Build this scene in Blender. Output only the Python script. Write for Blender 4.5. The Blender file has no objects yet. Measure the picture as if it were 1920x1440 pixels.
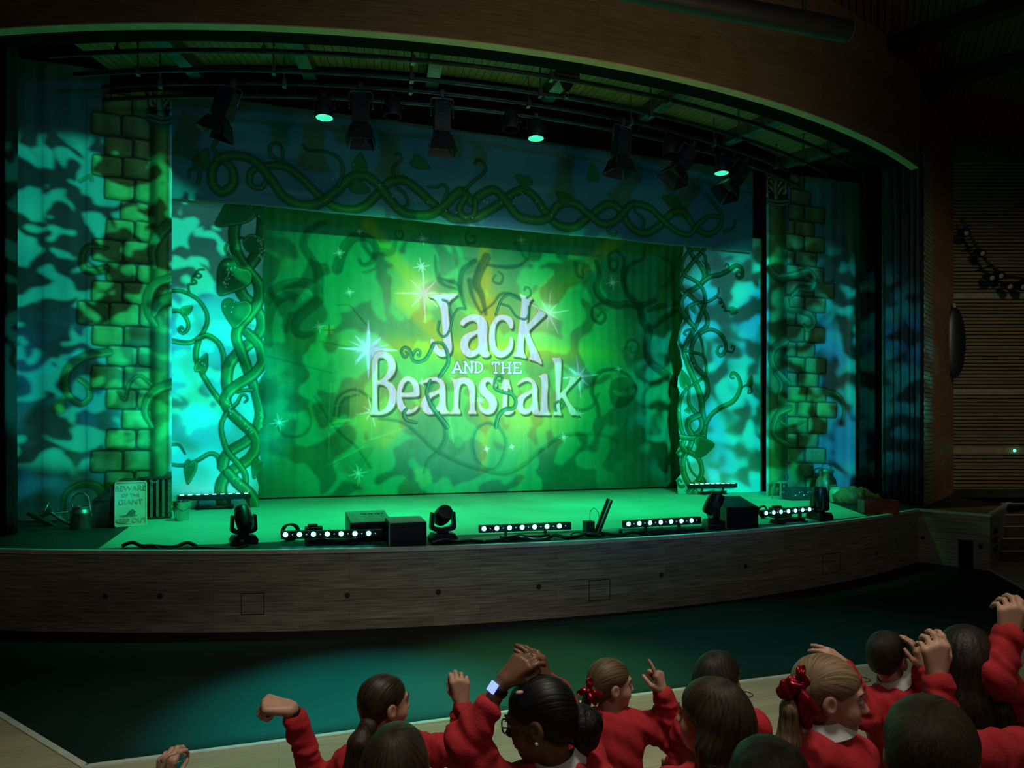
import bpy, bmesh, math, random
import numpy as np
from mathutils import Vector, Matrix, Euler
random.seed(7)
S = bpy.context.scene
COL = S.collection

# ------------------------------------------------------------------ camera
FPX, YAW, CAMZ, HORIZON = 1332.0, math.radians(18.2), 2.1, 810.0
cd = bpy.data.cameras.new('camera'); cam = bpy.data.objects.new('camera', cd); COL.objects.link(cam)
cam.location = (0, 0, CAMZ); cam.rotation_euler = (math.radians(90), 0, -YAW)
cd.sensor_width = 36.0; cd.lens = FPX / 1920 * 36.0; cd.shift_y = (HORIZON - 720) / 1920
cd.clip_start = 0.05; cd.clip_end = 200
S.camera = cam
S.view_settings.view_transform = 'Standard'; S.view_settings.look = 'None'
S.view_settings.exposure = 0.0; S.view_settings.gamma = 1.0; S.view_settings.use_curve_mapping = False

# ------------------------------------------------------------------ world: a dark hall
w = bpy.data.worlds.new('world'); S.world = w; w.use_nodes = True
w.node_tree.nodes['Background'].inputs[0].default_value = (0.55, 0.75, 0.6, 1)
w.node_tree.nodes['Background'].inputs[1].default_value = 0.0025

# ------------------------------------------------------------------ lights
def spot(loc, tgt, deg, watts, color, blend=1.0, soft=0.08):
    L = bpy.data.lights.new('spot', 'SPOT'); L.energy = watts; L.color = color
    L.spot_size = math.radians(deg); L.spot_blend = blend; L.shadow_soft_size = soft
    o = bpy.data.objects.new('spot', L); COL.objects.link(o); o.location = loc
    o.rotation_euler = (Vector(tgt) - Vector(loc)).to_track_quat('-Z', 'Y').to_euler()
    return o

def gobo(loc, tgt, deg, watts, color, scale, lo, hi, dark, blend=0.3, soft=0.03, distort=0.5, seed=0.0, stretch=1.0, leaf=True, color2=None, top=None):
    """a profile spot with a leaf break-up plate: the pattern is a function of the direction inside the lamp"""
    o = spot(loc, tgt, deg, watts, color, blend, soft)
    L = o.data; L.use_nodes = True; nt = L.node_tree; N = nt.nodes; lk = nt.links
    em = N['Emission']
    tc = N.new('ShaderNodeTexCoord'); sp = N.new('ShaderNodeSeparateXYZ'); lk.new(tc.outputs['Normal'], sp.inputs[0])
    def div(a):
        m = N.new('ShaderNodeMath'); m.operation = 'DIVIDE'; lk.new(sp.outputs[a], m.inputs[0]); lk.new(sp.outputs[2], m.inputs[1]); return m.outputs[0]
    cb = N.new('ShaderNodeCombineXYZ'); lk.new(div(0), cb.inputs[0]); lk.new(div(1), cb.inputs[1])
    mp = N.new('ShaderNodeMapping'); lk.new(cb.outputs[0], mp.inputs[0])
    mp.inputs['Location'].default_value = (seed, seed * .7, seed * .3); mp.inputs['Scale'].default_value = (1, stretch, 1)
    nz = N.new('ShaderNodeTexNoise'); lk.new(mp.outputs[0], nz.inputs['Vector'])
    nz.inputs['Scale'].default_value = scale; nz.inputs['Detail'].default_value = 1.2 if leaf else 0.6
    nz.inputs['Distortion'].default_value = distort; nz.inputs['Roughness'].default_value = .45
    mr = N.new('ShaderNodeMapRange'); mr.interpolation_type = 'SMOOTHSTEP'; lk.new(nz.outputs[0], mr.inputs[0])
    mr.inputs[1].default_value = lo; mr.inputs[2].default_value = hi; mr.inputs[3].default_value = dark; mr.inputs[4].default_value = 1.0
    out = mr.outputs[0]
    if top is not None:      # the lamp's upper shutter blade
        ng = N.new('ShaderNodeMath'); ng.operation = 'MULTIPLY'; ng.inputs[1].default_value = -1; lk.new(div(1), ng.inputs[0])
        sh = N.new('ShaderNodeMapRange'); sh.interpolation_type = 'SMOOTHSTEP'; lk.new(ng.outputs[0], sh.inputs[0])
        sh.inputs[1].default_value = top - .012; sh.inputs[2].default_value = top + .012; sh.inputs[3].default_value = 1.0; sh.inputs[4].default_value = .04
        ml = N.new('ShaderNodeMath'); ml.operation = 'MULTIPLY'; lk.new(out, ml.inputs[0]); lk.new(sh.outputs[0], ml.inputs[1]); out = ml.outputs[0]
    lk.new(out, em.inputs['Strength'])
    if color2 is not None:
        L.color = (1, 1, 1)
        n2 = N.new('ShaderNodeTexNoise'); lk.new(mp.outputs[0], n2.inputs['Vector']); n2.inputs['Scale'].default_value = scale * .35
        cr_ = N.new('ShaderNodeMix'); cr_.data_type = 'RGBA'
        m2 = N.new('ShaderNodeMapRange'); lk.new(n2.outputs[0], m2.inputs[0]); m2.inputs[1].default_value = .42; m2.inputs[2].default_value = .58
        lk.new(m2.outputs[0], cr_.inputs[0]); cr_.inputs[6].default_value = (*color, 1); cr_.inputs[7].default_value = (*color2, 1)
        lk.new(cr_.outputs[2], em.inputs['Color'])
    return o

# front-of-house leaf break-ups on the painted wings and the house cloth
gobo((5.5, -1.5, 3.6), (-2.35, 11.5, 3.9), 18.5, 9500, (0.01, 0.80, 0.42), 46, .50, .535, .04, blend=.22, distort=.8, seed=3.1)
gobo((5.2, -1.5, 3.5), (-2.9, 11.5, 2.3), 13, 4200, (0.0, .58, .52), 34, .38, .64, .03, blend=.8, distort=.4, seed=8.2, leaf=False, color2=(0.0, .30, .50))
gobo((4.6, -1.5, 3.5), (-.95, 12.5, 2.75), 14.5, 11500, (0.0, .76, .60), 30, .30, .60, .16, blend=.6, distort=.4, seed=2.2, leaf=False, color2=(0.0, .48, .62))
gobo((1.2, -1.5, 3.5), (9.5, 12.0, 3.1), 22, 12000, (0.0, .76, .52), 44, .40, .60, .05, blend=.5, distort=.5, seed=5.7, leaf=False, color2=(0.0, .42, .60))
gobo((3.5, -4.0, 4.5), (3.3, 14.1, 3.3), 29, 12000, (0.01, .80, .30), 23, .485, .51, .30, blend=.75, distort=1.0, seed=1.9, top=.150)
spot((3.5, -4.0, 4.5), (3.65, 14.1, 3.45), 18.5, 13500, (.60, .60, .98), .9)
# blue wash over borders and wings
gobo((3.5, -4.0, 3.1), (3.5, 12.2, 6.0), 54, 1000, (0.0, .28, .62), 1, 0, .01, 1.0, blend=.9, soft=.2, top=.085)
# warm house light over the front seats and stage front, plus two added spots
HOUSE = (1.0, .95, .74)
spot((1.0, 1.6, 7.4), (0.9, 3.6, 0.4), 62, 700, HOUSE, .9, .5)
spot((4.2, 1.8, 7.4), (4.2, 3.0, 0.4), 64, 160, HOUSE, .9, .5)
spot((2.0, -3.0, 6.5), (3.0, 8.0, 2.0), 110, 170, (1.0, .90, .72), 1.0, .6)
spot((5.5, 0.5, 6.8), (14.6, 11.2, 2.6), 38, 620, (1.0, .88, .60), 1.0, .4)  # added spot, brightens the right pier and slatted wall
spot((3.5, 3.0, 3.2), (3.5, 9.2, 7.2), 84, 150, (1.0, .80, .45), 1.0, .4)  # added uplight with no fixture, warms the boarded stage ceiling
# teal and green pools on the pit floor, shuttered off the pale boards
gobo((0.6, 8.0, 6.2), (0.6, 5.5, 0.0), 28, 6000, (0.0, .75, .58), 1, 0, .01, 1, blend=1, soft=.1, top=.048)
gobo((2.1, 8.0, 6.2), (2.1, 5.6, 0.0), 30, 2600, (0.14, .8, .26), 1, 0, .01, 1, blend=1, soft=.1, top=.064)
gobo((4.4, 8.0, 6.2), (4.4, 5.7, 0.0), 54, 520, (0.0, .7, .48), 1, 0, .01, 1, blend=1, soft=.1, top=.078)

# ------------------------------------------------------------------ helpers
CA, SA = math.cos(YAW), math.sin(YAW)
def ray(u, v):
    x = (u - 960) / FPX; return Vector((SA + x * CA, CA - x * SA, -(v - HORIZON) / FPX))
def on_y(u, v, y):            # a photo direction met with the upright plane at depth y
    d = ray(u, v); return Vector((0, 0, CAMZ)) + d * (y / d.y)
def on_z(u, v, z):
    d = ray(u, v); return Vector((0, 0, CAMZ)) + d * ((z - CAMZ) / d.z)
def at(u, v, Z):              # ... at distance Z along the view axis
    return Vector((0, 0, CAMZ)) + ray(u, v) * Z

def tag(o, label=None, cat=None, group=None, kind=None):
    if label: o['label'] = label
    if cat: o['category'] = cat
    if group: o['group'] = group
    if kind: o['kind'] = kind
    return o
def thing(name, label, cat, loc=(0, 0, 0), rz=0.0, group=None, rot=None):
    o = bpy.data.objects.new(name, None); COL.objects.link(o); o.empty_display_size = .1
    o.location = loc; o.rotation_euler = rot if rot else (0, 0, rz)
    return tag(o, label, cat, group)

def add_obj(name, verts, faces, mat, parent=None, sharp=35, bevel=0, uvs=None):
    me = bpy.data.meshes.new(name); me.from_pydata([tuple(v) for v in verts], [], faces)
    if mat: me.materials.append(mat)
    if uvs is not None:
        l = me.uv_layers.new(name='UVMap')
        idx = np.zeros(len(me.loops), dtype=np.int32); me.loops.foreach_get('vertex_index', idx)
        l.data.foreach_set('uv', np.asarray(uvs, dtype=np.float32)[idx].ravel())
    me.polygons.foreach_set('use_smooth', [True] * len(me.polygons))
    me.update()
    if sharp: me.set_sharp_from_angle(angle=math.radians(sharp))
    o = bpy.data.objects.new(name, me); COL.objects.link(o)
    if parent: o.parent = parent
    if bevel:
        m = o.modifiers.new('bevel', 'BEVEL'); m.width = bevel; m.segments = 2; m.limit_method = 'ANGLE'; m.angle_limit = math.radians(40)
    return o

class MB:
    def __init__(s): s.v = []; s.f = []
    def add(s, v, f):
        b = len(s.v); s.v += [Vector(p) for p in v]; s.f += [tuple(i + b for i in q) for q in f]; return s
    def box(s, c, d, rot=None, taper=1.0):
        v = []
        for z in (-.5, .5):
            k = taper if z > 0 else 1.0
            for x, y in ((-.5, -.5), (.5, -.5), (.5, .5), (-.5, .5)):
                p = Vector((x * d[0] * k, y * d[1] * k, z * d[2]))
                if rot: p = Euler(rot).to_matrix() @ p
                v.append(p + Vector(c))
        return s.add(v, [(3, 2, 1, 0), (4, 5, 6, 7), (0, 1, 5, 4), (1, 2, 6, 5), (2, 3, 7, 6), (3, 0, 4, 7)])
    def frame(s, d):
        d = Vector(d).normalized(); a = Vector((0, 0, 1)) if abs(d.z) < .9 else Vector((1, 0, 0))
        x = d.cross(a).normalized(); return x, d.cross(x).normalized()
    def cyl(s, p0, p1, r0, r1=None, n=16, cap=True):
        r1 = r0 if r1 is None else r1; p0, p1 = Vector(p0), Vector(p1); x, y = s.frame(p1 - p0); v = []
        for p, r in ((p0, r0), (p1, r1)):
            for i in range(n):
                t = 2 * math.pi * i / n; v.append(p + x * (r * math.cos(t)) + y * (r * math.sin(t)))
        f = [(i, (i + 1) % n, n + (i + 1) % n, n + i) for i in range(n)]
        if cap: f += [tuple(range(n - 1, -1, -1)), tuple(range(n, 2 * n))]
        return s.add(v, f)
    def tube(s, pts, r, n=8, closed=False):
        P = [Vector(p) for p in pts]; m = len(P); v = []; x = None
        for k in range(m):
            a = P[(k - 1) % m] if closed or k else P[0]; b = P[(k + 1) % m] if closed or k < m - 1 else P[-1]
            d = (b - a).normalized()
            if x is None: x, _ = s.frame(d)
            x = (x - d * x.dot(d)).normalized(); y = d.cross(x); rr = r[k] if isinstance(r, (list, tuple)) else r
            for i in range(n):
                t = 2 * math.pi * i / n; v.append(P[k] + x * (rr * math.cos(t)) + y * (rr * math.sin(t)))
        f = []
        for k in range(m if closed else m - 1):
            k2 = (k + 1) % m
            for i in range(n): f.append((k * n + i, k * n + (i + 1) % n, k2 * n + (i + 1) % n, k2 * n + i))
        if not closed: f += [tuple(range(n - 1, -1, -1)), tuple((m - 1) * n + i for i in range(n))]
        return s.add(v, f)
    def lathe(s, prof, c=(0, 0, 0), n=24, axis=None):
        v = []; c = Vector(c); Q = axis.to_matrix() if axis else None
        for r, z in prof:
            for i in range(n):
                t = 2 * math.pi * i / n; p = Vector((r * math.cos(t), r * math.sin(t), z)); v.append((Q @ p if Q else p) + c)
        f = [(k * n + i, k * n + (i + 1) % n, (k + 1) * n + (i + 1) % n, (k + 1) * n + i) for k in range(len(prof) - 1) for i in range(n)]
        if prof[0][0] > 1e-6: f.append(tuple(range(n - 1, -1, -1)))
        if prof[-1][0] > 1e-6: f.append(tuple((len(prof) - 1) * n + i for i in range(n)))
        return s.add(v, f)
    def prism(s, poly, z0, z1):
        n = len(poly); v = [(x, y, z0) for x, y in poly] + [(x, y, z1) for x, y in poly]
        return s.add(v, [(i, (i + 1) % n, n + (i + 1) % n, n + i) for i in range(n)] + [tuple(range(n - 1, -1, -1)), tuple(range(n, 2 * n))])
    def extrude(s, poly, axis, a, b):       # poly in the two other axes, extruded along axis
        n = len(poly); v = []
        for t in (a, b):
            for p, q in poly: v.append({'x': (t, p, q), 'y': (p, t, q), 'z': (p, q, t)}[axis])
        return s.add(v, [(i, (i + 1) % n, n + (i + 1) % n, n + i) for i in range(n)] + [tuple(range(n - 1, -1, -1)), tuple(range(n, 2 * n))])
    def build(s, name, mat, parent=None, bevel=0, sharp=35): return add_obj(name, s.v, s.f, mat, parent, sharp, bevel)

def copy_tree(o, parent=None):
    c = o.copy(); COL.objects.link(c)
    if parent: c.parent = parent
    for ch in list(o.children): copy_tree(ch, c)
    return c

def crom(pts, n=10, closed=False):
    P = np.array(pts, float); m = len(P); out = []
    for k in range(m if closed else m - 1):
        if closed: a, b, c, d = P[(k - 1) % m], P[k], P[(k + 1) % m], P[(k + 2) % m]
        else: a, b, c, d = P[max(k - 1, 0)], P[k], P[k + 1], P[min(k + 2, m - 1)]
        for i in range(n):
            t = i / n; out.append(.5 * (2 * b + (c - a) * t + (2 * a - 5 * b + 4 * c - d) * t * t + (-a + 3 * b - 3 * c + d) * t ** 3))
    if not closed: out.append(P[-1])
    return np.array(out)

# ------------------------------------------------------------------ materials
def mat(name, color, rough=.6, metal=0., spec=.5, noise=0., nscale=8., bump=0., bscale=40., emit=None, estr=0., coat=0., stretch=(1, 1, 1)):
    m = bpy.data.materials.new(name); m.use_nodes = True; nt = m.node_tree; b = nt.nodes['Principled BSDF']
    b.inputs['Base Color'].default_value = (*color, 1); b.inputs['Roughness'].default_value = rough
    b.inputs['Metallic'].default_value = metal; b.inputs['Specular IOR Level'].default_value = spec; b.inputs['Coat Weight'].default_value = coat
    if emit: b.inputs['Emission Color'].default_value = (*emit, 1); b.inputs['Emission Strength'].default_value = estr
    if noise or bump:
        tc = nt.nodes.new('ShaderNodeTexCoord'); mp = nt.nodes.new('ShaderNodeMapping'); nt.links.new(tc.outputs['Object'], mp.inputs[0])
        mp.inputs['Scale'].default_value = stretch
    if noise:
        nz = nt.nodes.new('ShaderNodeTexNoise'); nz.inputs['Scale'].default_value = nscale; nz.inputs['Detail'].default_value = 4; nt.links.new(mp.outputs[0], nz.inputs['Vector'])
        mx = nt.nodes.new('ShaderNodeMix'); mx.data_type = 'RGBA'
        mx.inputs[6].default_value = (*[c * (1 - noise) for c in color], 1); mx.inputs[7].default_value = (*[min(1, c * (1 + noise)) for c in color], 1)
        mr = nt.nodes.new('ShaderNodeMapRange'); mr.inputs[1].default_value = .3; mr.inputs[2].default_value = .7
        nt.links.new(nz.outputs[0], mr.inputs[0]); nt.links.new(mr.outputs[0], mx.inputs[0]); nt.links.new(mx.outputs[2], b.inputs['Base Color'])
    if bump:
        n2 = nt.nodes.new('ShaderNodeTexNoise'); n2.inputs['Scale'].default_value = bscale; n2.inputs['Detail'].default_value = 3; nt.links.new(mp.outputs[0], n2.inputs['Vector'])
        bp = nt.nodes.new('ShaderNodeBump'); bp.inputs['Strength'].default_value = bump; bp.inputs['Distance'].default_value = .01
        nt.links.new(n2.outputs[0], bp.inputs['Height']); nt.links.new(bp.outputs[0], b.inputs['Normal'])
    return m

def plank_mat(name, c1, c2, width, height, mortar=(.02, .015, .01), msize=.0012, rough=.45, grain=.25, spec=.4, uv=True, contrast=0.5):
    m = bpy.data.materials.new(name); m.use_nodes = True; nt = m.node_tree; N = nt.nodes; lk = nt.links; b = N['Principled BSDF']
    b.inputs['Roughness'].default_value = rough; b.inputs['Specular IOR Level'].default_value = spec
    tc = N.new('ShaderNodeTexCoord'); src = tc.outputs['UV' if uv else 'Object']
    br = N.new('ShaderNodeTexBrick'); lk.new(src, br.inputs['Vector']); br.offset = .37; br.offset_frequency = 2; br.squash = 1
    br.inputs['Scale'].default_value = 1; br.inputs['Brick Width'].default_value = width; br.inputs['Row Height'].default_value = height
    br.inputs['Mortar Size'].default_value = msize; br.inputs['Mortar Smooth'].default_value = .1; br.inputs['Bias'].default_value = 0
    br.inputs['Color1'].default_value = (*c1, 1); br.inputs['Color2'].default_value = (*c2, 1); br.inputs['Mortar'].default_value = (*mortar, 1)
    mp = N.new('ShaderNodeMapping'); lk.new(src, mp.inputs[0]); mp.inputs['Scale'].default_value = (1.2, 26, 26)
    nz = N.new('ShaderNodeTexNoise'); lk.new(mp.outputs[0], nz.inputs['Vector']); nz.inputs['Scale'].default_value = 2.2; nz.inputs['Detail'].default_value = 5
    mx = N.new('ShaderNodeMix'); mx.data_type = 'RGBA'; mx.blend_type = 'MULTIPLY'; mx.inputs[0].default_value = 1
    mr = N.new('ShaderNodeMapRange'); mr.inputs[1].default_value = .3; mr.inputs[2].default_value = .75; mr.inputs[3].default_value = 1 - grain * 1.6; mr.inputs[4].default_value = 1 + grain
    lk.new(nz.outputs[0], mr.inputs[0]); lk.new(br.outputs[0], mx.inputs[6]); lk.new(mr.outputs[0], mx.inputs[7])
    lk.new(mx.outputs[2], b.inputs['Base Color'])
    return m

def paint_mat(name, rough=.85, sheen=.0, bump=.12):
    m = bpy.data.materials.new(name); m.use_nodes = True; nt = m.node_tree; N = nt.nodes; lk = nt.links; b = N['Principled BSDF']
    a = N.new('ShaderNodeAttribute'); a.attribute_name = 'paint'; lk.new(a.outputs['Color'], b.inputs['Base Color'])
    b.inputs['Roughness'].default_value = rough; b.inputs['Specular IOR Level'].default_value = .15
    tc = N.new('ShaderNodeTexCoord'); mp = N.new('ShaderNodeMapping'); lk.new(tc.outputs['Object'], mp.inputs[0]); mp.inputs['Scale'].default_value = (6, 6, .7)
    nz = N.new('ShaderNodeTexNoise'); nz.inputs['Scale'].default_value = 4; nz.inputs['Detail'].default_value = 4; lk.new(mp.outputs[0], nz.inputs['Vector'])
    bp = N.new('ShaderNodeBump'); bp.inputs['Strength'].default_value = bump; bp.inputs['Distance'].default_value = .03
    lk.new(nz.outputs[0], bp.inputs['Height']); lk.new(bp.outputs[0], b.inputs['Normal'])
    return m

M = dict(
    black=mat('black_paint', (.008, .009, .010), .55, noise=.4), blackcloth=mat('black_serge', (.006, .007, .008), .95, noise=.5, nscale=5),
    blackplastic=mat('black_plastic', (.012, .013, .016), .38, bump=.05, bscale=120),
    steel=mat('dull_steel', (.16, .18, .18), .45, .8, noise=.25), pipe=mat('dark_pipe', (.03, .035, .035), .4, .6, noise=.3),
    galv=mat('galvanised_steel', (.36, .40, .40), .36, .9, noise=.35, nscale=14, bump=.08, bscale=30),
    bright=mat('bright_tin', (.60, .62, .60), .22, 1., noise=.2, bump=.5, bscale=18),
    pitfloor=mat('dark_vinyl', (.010, .013, .013), .62, spec=.2, noise=.25, nscale=1.5),
    stageblack=mat('stage_black', (.016, .018, .018), .6, noise=.4, nscale=3, bump=.05),
    frontwood=plank_mat('front_wood', (.36, .34, .28), (.50, .47, .39), 1.4, .105, grain=.35),
    fasciawood=plank_mat('fascia_wood', (.18, .135, .075), (.23, .17, .095), 2.2, .30, grain=.25, msize=.0008),
    wallwood=plank_mat('wall_wood', (.36, .20, .095), (.44, .26, .13), 2.0, .34, grain=.25, msize=.001),
    floorwood=plank_mat('floor_wood', (.50, .45, .30), (.60, .54, .37), 1.6, .12, grain=.12, rough=.5, msize=.001, mortar=(.15, .12, .08)),
    ceilwood=plank_mat('ceiling_boards', (.34, .20, .09), (.42, .26, .12), 30, .115, grain=.3, msize=.006),
    trim=mat('pale_nosing', (.72, .74, .69), .5, noise=.12), soffit=mat('black_soffit', (.002, .002, .002), .9, spec=.1), stepwood=mat('step_wood', (.10, .075, .05), .6, noise=.3),
    palewood=mat('pale_edge', (.62, .36, .20), .5, noise=.12, nscale=3, stretch=(1, 1, 8)),
    slat=mat('slat_wood', (.30, .23, .13), .55, noise=.3, nscale=2, stretch=(1, 1, 20)), slatpale=mat('pale_rail', (.42, .36, .28), .5, noise=.15),
    brick=plank_mat('side_brick', (.30, .34, .24), (.36, .40, .28), .22, .075, msize=.006, grain=.2),
    darkceil=plank_mat('dark_ceiling_boards', (.16, .075, .045), (.20, .10, .06), 30, .09, grain=.3, msize=.012),
)

# ------------------------------------------------------------------ the hall and the stage
AX, R0, CY = 3.5, 14.9, 22.35           # the stage front, fascia and lighting pipes are arcs about one centre
def arcp(th, off=0.0): return (AX + (R0 + off) * math.sin(th), CY - (R0 + off) * math.cos(th))
def arcy(x, off=0.0): return CY - math.sqrt((R0 + off) ** 2 - (x - AX) ** 2)
def thof(p): return math.atan2(p[0] - AX, CY - p[1])
TH0, TH1 = math.radians(-26.5), math.radians(25.2)
def thetas(a, b, n): return [a + (b - a) * i / n for i in range(n + 1)]
def arc_strip(name, a, b, n, o0, o1, z0, z1, m, parent=None, sharp=35, vs=1.0):
    """ribbon between (offset o0, height z0) and (offset o1, height z1) with uv = metres along, across"""
    v, uv, f = [], [], []
    wdt = math.hypot(o1 - o0, z1 - z0)
    for t in thetas(a, b, n):
        v += [(*arcp(t, o0), z0), (*arcp(t, o1), z1)]; uv += [(t * R0, 0), (t * R0, wdt)]
    for i in range(n): f.append((2 * i, 2 * i + 2, 2 * i + 3, 2 * i + 1))
    return add_obj(name, v, f, m, parent, sharp, uvs=uv)
def arc_solid(name, a, b, n, o0, o1, z0, z1, m, parent=None):
    v, uv, f = [], [], []
    for t in thetas(a, b, n):
        v += [(*arcp(t, o0), z0), (*arcp(t, o0), z1), (*arcp(t, o1), z1), (*arcp(t, o1), z0)]
        uv += [(t * R0, z0), (t * R0, z1), (t * R0, z1), (t * R0, z0)]
    for i in range(n):
        for k in range(4): f.append((4 * i + k, 4 * i + (k + 1) % 4, 4 * i + 4 + (k + 1) % 4, 4 * i + 4 + k))
    f += [(3, 2, 1, 0), (4 * n, 4 * n + 1, 4 * n + 2, 4 * n + 3)]
    return add_obj(name, v, f, m, parent, 35, uvs=uv)
def st(o, label=None): o['kind'] = 'structure'; return o
def poly_obj(name, poly, z0, z1, m, parent=None, uv=True):
    mb = MB(); mb.prism(poly, z0, z1)
    return add_obj(name, mb.v, mb.f, m, parent, 35, uvs=[(p.x, p.y) for p in mb.v])
def wall_between(name, p, q, z0, z1, th, m):
    """upright panel from p to q (plan), thickness th behind it, uv in metres"""
    p, q = Vector(p), Vector(q); d = (q - p).normalized(); nrm = Vector((-d.y, d.x)) * th
    L = (q - p).length; pl = [p, q, q + nrm, p + nrm]; us = [0, L, L, 0]; v, uv = [], []
    for z in (z0, z1):
        for a, u in zip(pl, us): v.append((a.x, a.y, z)); uv.append((u, z))
    f = [(3, 2, 1, 0), (4, 5, 6, 7), (0, 1, 5, 4), (1, 2, 6, 5), (2, 3, 7, 6), (3, 0, 4, 7)]
    return add_obj(name, v, f, m, None, 35, uvs=uv)

SZ = 0.85
# floors
st(poly_obj('floor', [(-8, -3), (17, -3), (17, 16), (-8, 16)], -.12, -.02, M['pitfloor'], None))
pit = [(-1.15, 5.06), (8.15, 5.06), (10.25, 7.98)] + [(arcp(t)[0], arcp(t)[1] + .3) for t in reversed(thetas(TH0, TH1, 20))] + [(-3.25, 7.98)]
st(poly_obj('floor', pit, -.02, 0.0, M['pitfloor']))
st(poly_obj('floor', [(-8, -3), (15, -3), (15, 5.06), (-8, 5.06)], -.02, 0.0, M['floorwood']))
st(poly_obj('floor', [(-8, 5.06), (-1.15, 5.06), (-3.25, 7.98), (-8, 7.98)], -.02, 0.0, M['floorwood']))
st(poly_obj('floor', [(8.15, 5.06), (15, 5.06), (15, 11), (12.4, 9.25), (10.25, 7.98)], -.02, 0.0, M['floorwood']))
st(poly_obj('floor', [(-8, -3), (15, -3), (15, 1.42), (-8, 1.42)], 0, .46, M['floorwood']))
st(poly_obj('floor', [(-8, 1.42), (15, 1.42), (15, 2.22), (-8, 2.22)], 0, .23, M['floorwood']))
for i, (p, q) in enumerate((((-1.15, 5.06), (8.15, 5.06)), ((-1.15, 5.06), (-3.25, 7.98)), ((8.15, 5.06), (10.25, 7.98)))):
    d = (Vector(q) - Vector(p)).normalized(); n = Vector((-d.y, d.x)) * .022
    P, Q = Vector(p), Vector(q)
    st(poly_obj('trim_%d' % (i + 1), [(P - n)[:], (Q - n)[:], (Q + n)[:], (P + n)[:]], 0.0005, .012, M['trim']))
# stage
top = [arcp(t, -.012) for t in thetas(TH0, TH1, 48)] + [(17, 8.9), (17, 15.6), (-8, 15.6), (-8, 8.9)]
st(poly_obj('stage_floor', top, SZ - .06, SZ, M['stageblack']))
front = st(arc_strip('stage_front', TH0, TH1, 48, 0, 0, 0, SZ - .03, M['frontwood']))
st(arc_solid('trim_4', TH0, TH1, 48, .02, -.05, SZ - .03, SZ + .012, M['trim']))
hm = mat('hatch_groove', (.05, .042, .03), .6)
def on_front(u, v, z):        # plan angle on the stage front hit by a photo direction
    d = ray(u, v); ox, oy = -AX, -CY; a = d.x ** 2 + d.y ** 2; b = 2 * (ox * d.x + oy * d.y); c = ox ** 2 + oy ** 2 - R0 ** 2
    t = (-b - math.sqrt(b * b - 4 * a * c)) / (2 * a); p = Vector((0, 0, CAMZ)) + d * t; return math.atan2(p.x - AX, CY - p.y), p.z
def cutout(t0, t1, z0, z1, w=.008):
    mb = MB()
    for (a, b, c, d) in ((t0, t1, z0, z0 + w), (t0, t1, z1 - w, z1), (t0, t0 + w / R0, z0, z1), (t1 - w / R0, t1, z0, z1)):
        v = [(*arcp(t, o), z) for o in (.001, .004) for t, z in ((a, c), (b, c), (b, d), (a, d))]
        mb.add(v, [(0, 1, 2, 3), (7, 6, 5, 4), (0, 4, 5, 1), (1, 5, 6, 2), (2, 6, 7, 3), (3, 7, 4, 0)])
    return mb
for (u0, v0, u1, v1) in ((452, 1112, 496, 1152), (1104, 1088, 1144, 1124), (1542, 1040, 1576, 1072)):
    a, z1 = on_front(u0, v0, 0); b, z0 = on_front(u1, v1, 0)
    cutout(a, b, z0, z1).build('hatch', hm, front)
for (u, v) in ((300, 1117), (651, 1116), (822, 1110), (1010, 1100), (1240, 1078), (1398, 1062), (1642, 1038), (198, 1118)):
    a, z = on_front(u, v, 0); mb = MB(); p = Vector((*arcp(a, .001), z)); q = Vector((*arcp(a, .012), z))
    mb.cyl(p, q, .030, .022, 14); mb.build('socket_cap', hm, front)
# proscenium fascia above the stage front
FZ = 6.37
st(arc_solid('wall_front', TH0, TH1, 48, 0, -.11, FZ + .012, 8.1, M['fasciawood']))
st(arc_solid('trim_5', TH0, TH1, 48, .004, -.115, FZ, FZ + .012, M['palewood']))
st(arc_solid('trim_6', TH0, TH1, 48, -.13, -.52, FZ + .10, FZ + .9, M['soffit']))
st(arc_strip('ceiling', TH0, TH1, 48, -.52, -2.15, 7.05, 7.05, M['ceilwood']))
cl = bpy.context.scene.objects['ceiling']
uvl = cl.data.uv_layers[0].data       # boards run front to back
for lp in cl.data.loops:
    c = cl.data.vertices[lp.vertex_index].co; t = thof(c); r = math.hypot(c.x - AX, CY - c.y); uvl[lp.index].uv = (r, t * R0)
st(arc_strip('wall_back', TH0, TH1, 48, -2.15, -2.15, 6.72, 7.3, M['soffit']))
st(arc_strip('ceiling', TH0, TH1, 48, -2.15, -9.0, 8.6, 8.6, M['black']))
for i, (o_, z_) in enumerate(((-.60, 6.80), (-.74, 6.84))):
    st(arc_solid('trim_%d' % (7 + i), TH0, TH1, 48, o_, o_ - .06, z_, z_ + .04, M['steel']))
for (u, v) in ((338, 115), (568, 118), (815, 135), (1045, 168), (1228, 212), (1385, 262), (1520, 300)):
    p = on_z(u, v, 6.86); t = thof(p); hw = .10 / R0; mb = MB()
    v8 = [(*arcp(tt, o), z) for z in (6.86, 7.05) for (tt, o) in ((t - hw, -.52), (t + hw, -.52), (t + hw, -2.14), (t - hw, -2.14))]
    mb.add(v8, [(3, 2, 1, 0), (4, 5, 6, 7), (0, 1, 5, 4), (1, 2, 6, 5), (2, 3, 7, 6), (3, 0, 4, 7)])
    st(mb.build('ceiling_beam', M['steel']))
# black walls round the stage
st(wall_between('wall_back', (-8, 15.4), (17, 15.4), 0, 9, .1, M['blackcloth']))
st(wall_between('wall_back', (-6, 12.9), (14, 12.9), 7.0, 9, .05, M['blackcloth']))
st(wall_between('wall_left', (-3.25, 8.9), (-4.2, 12.3), SZ, 8.6, .05, M['blackcloth']))
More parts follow.
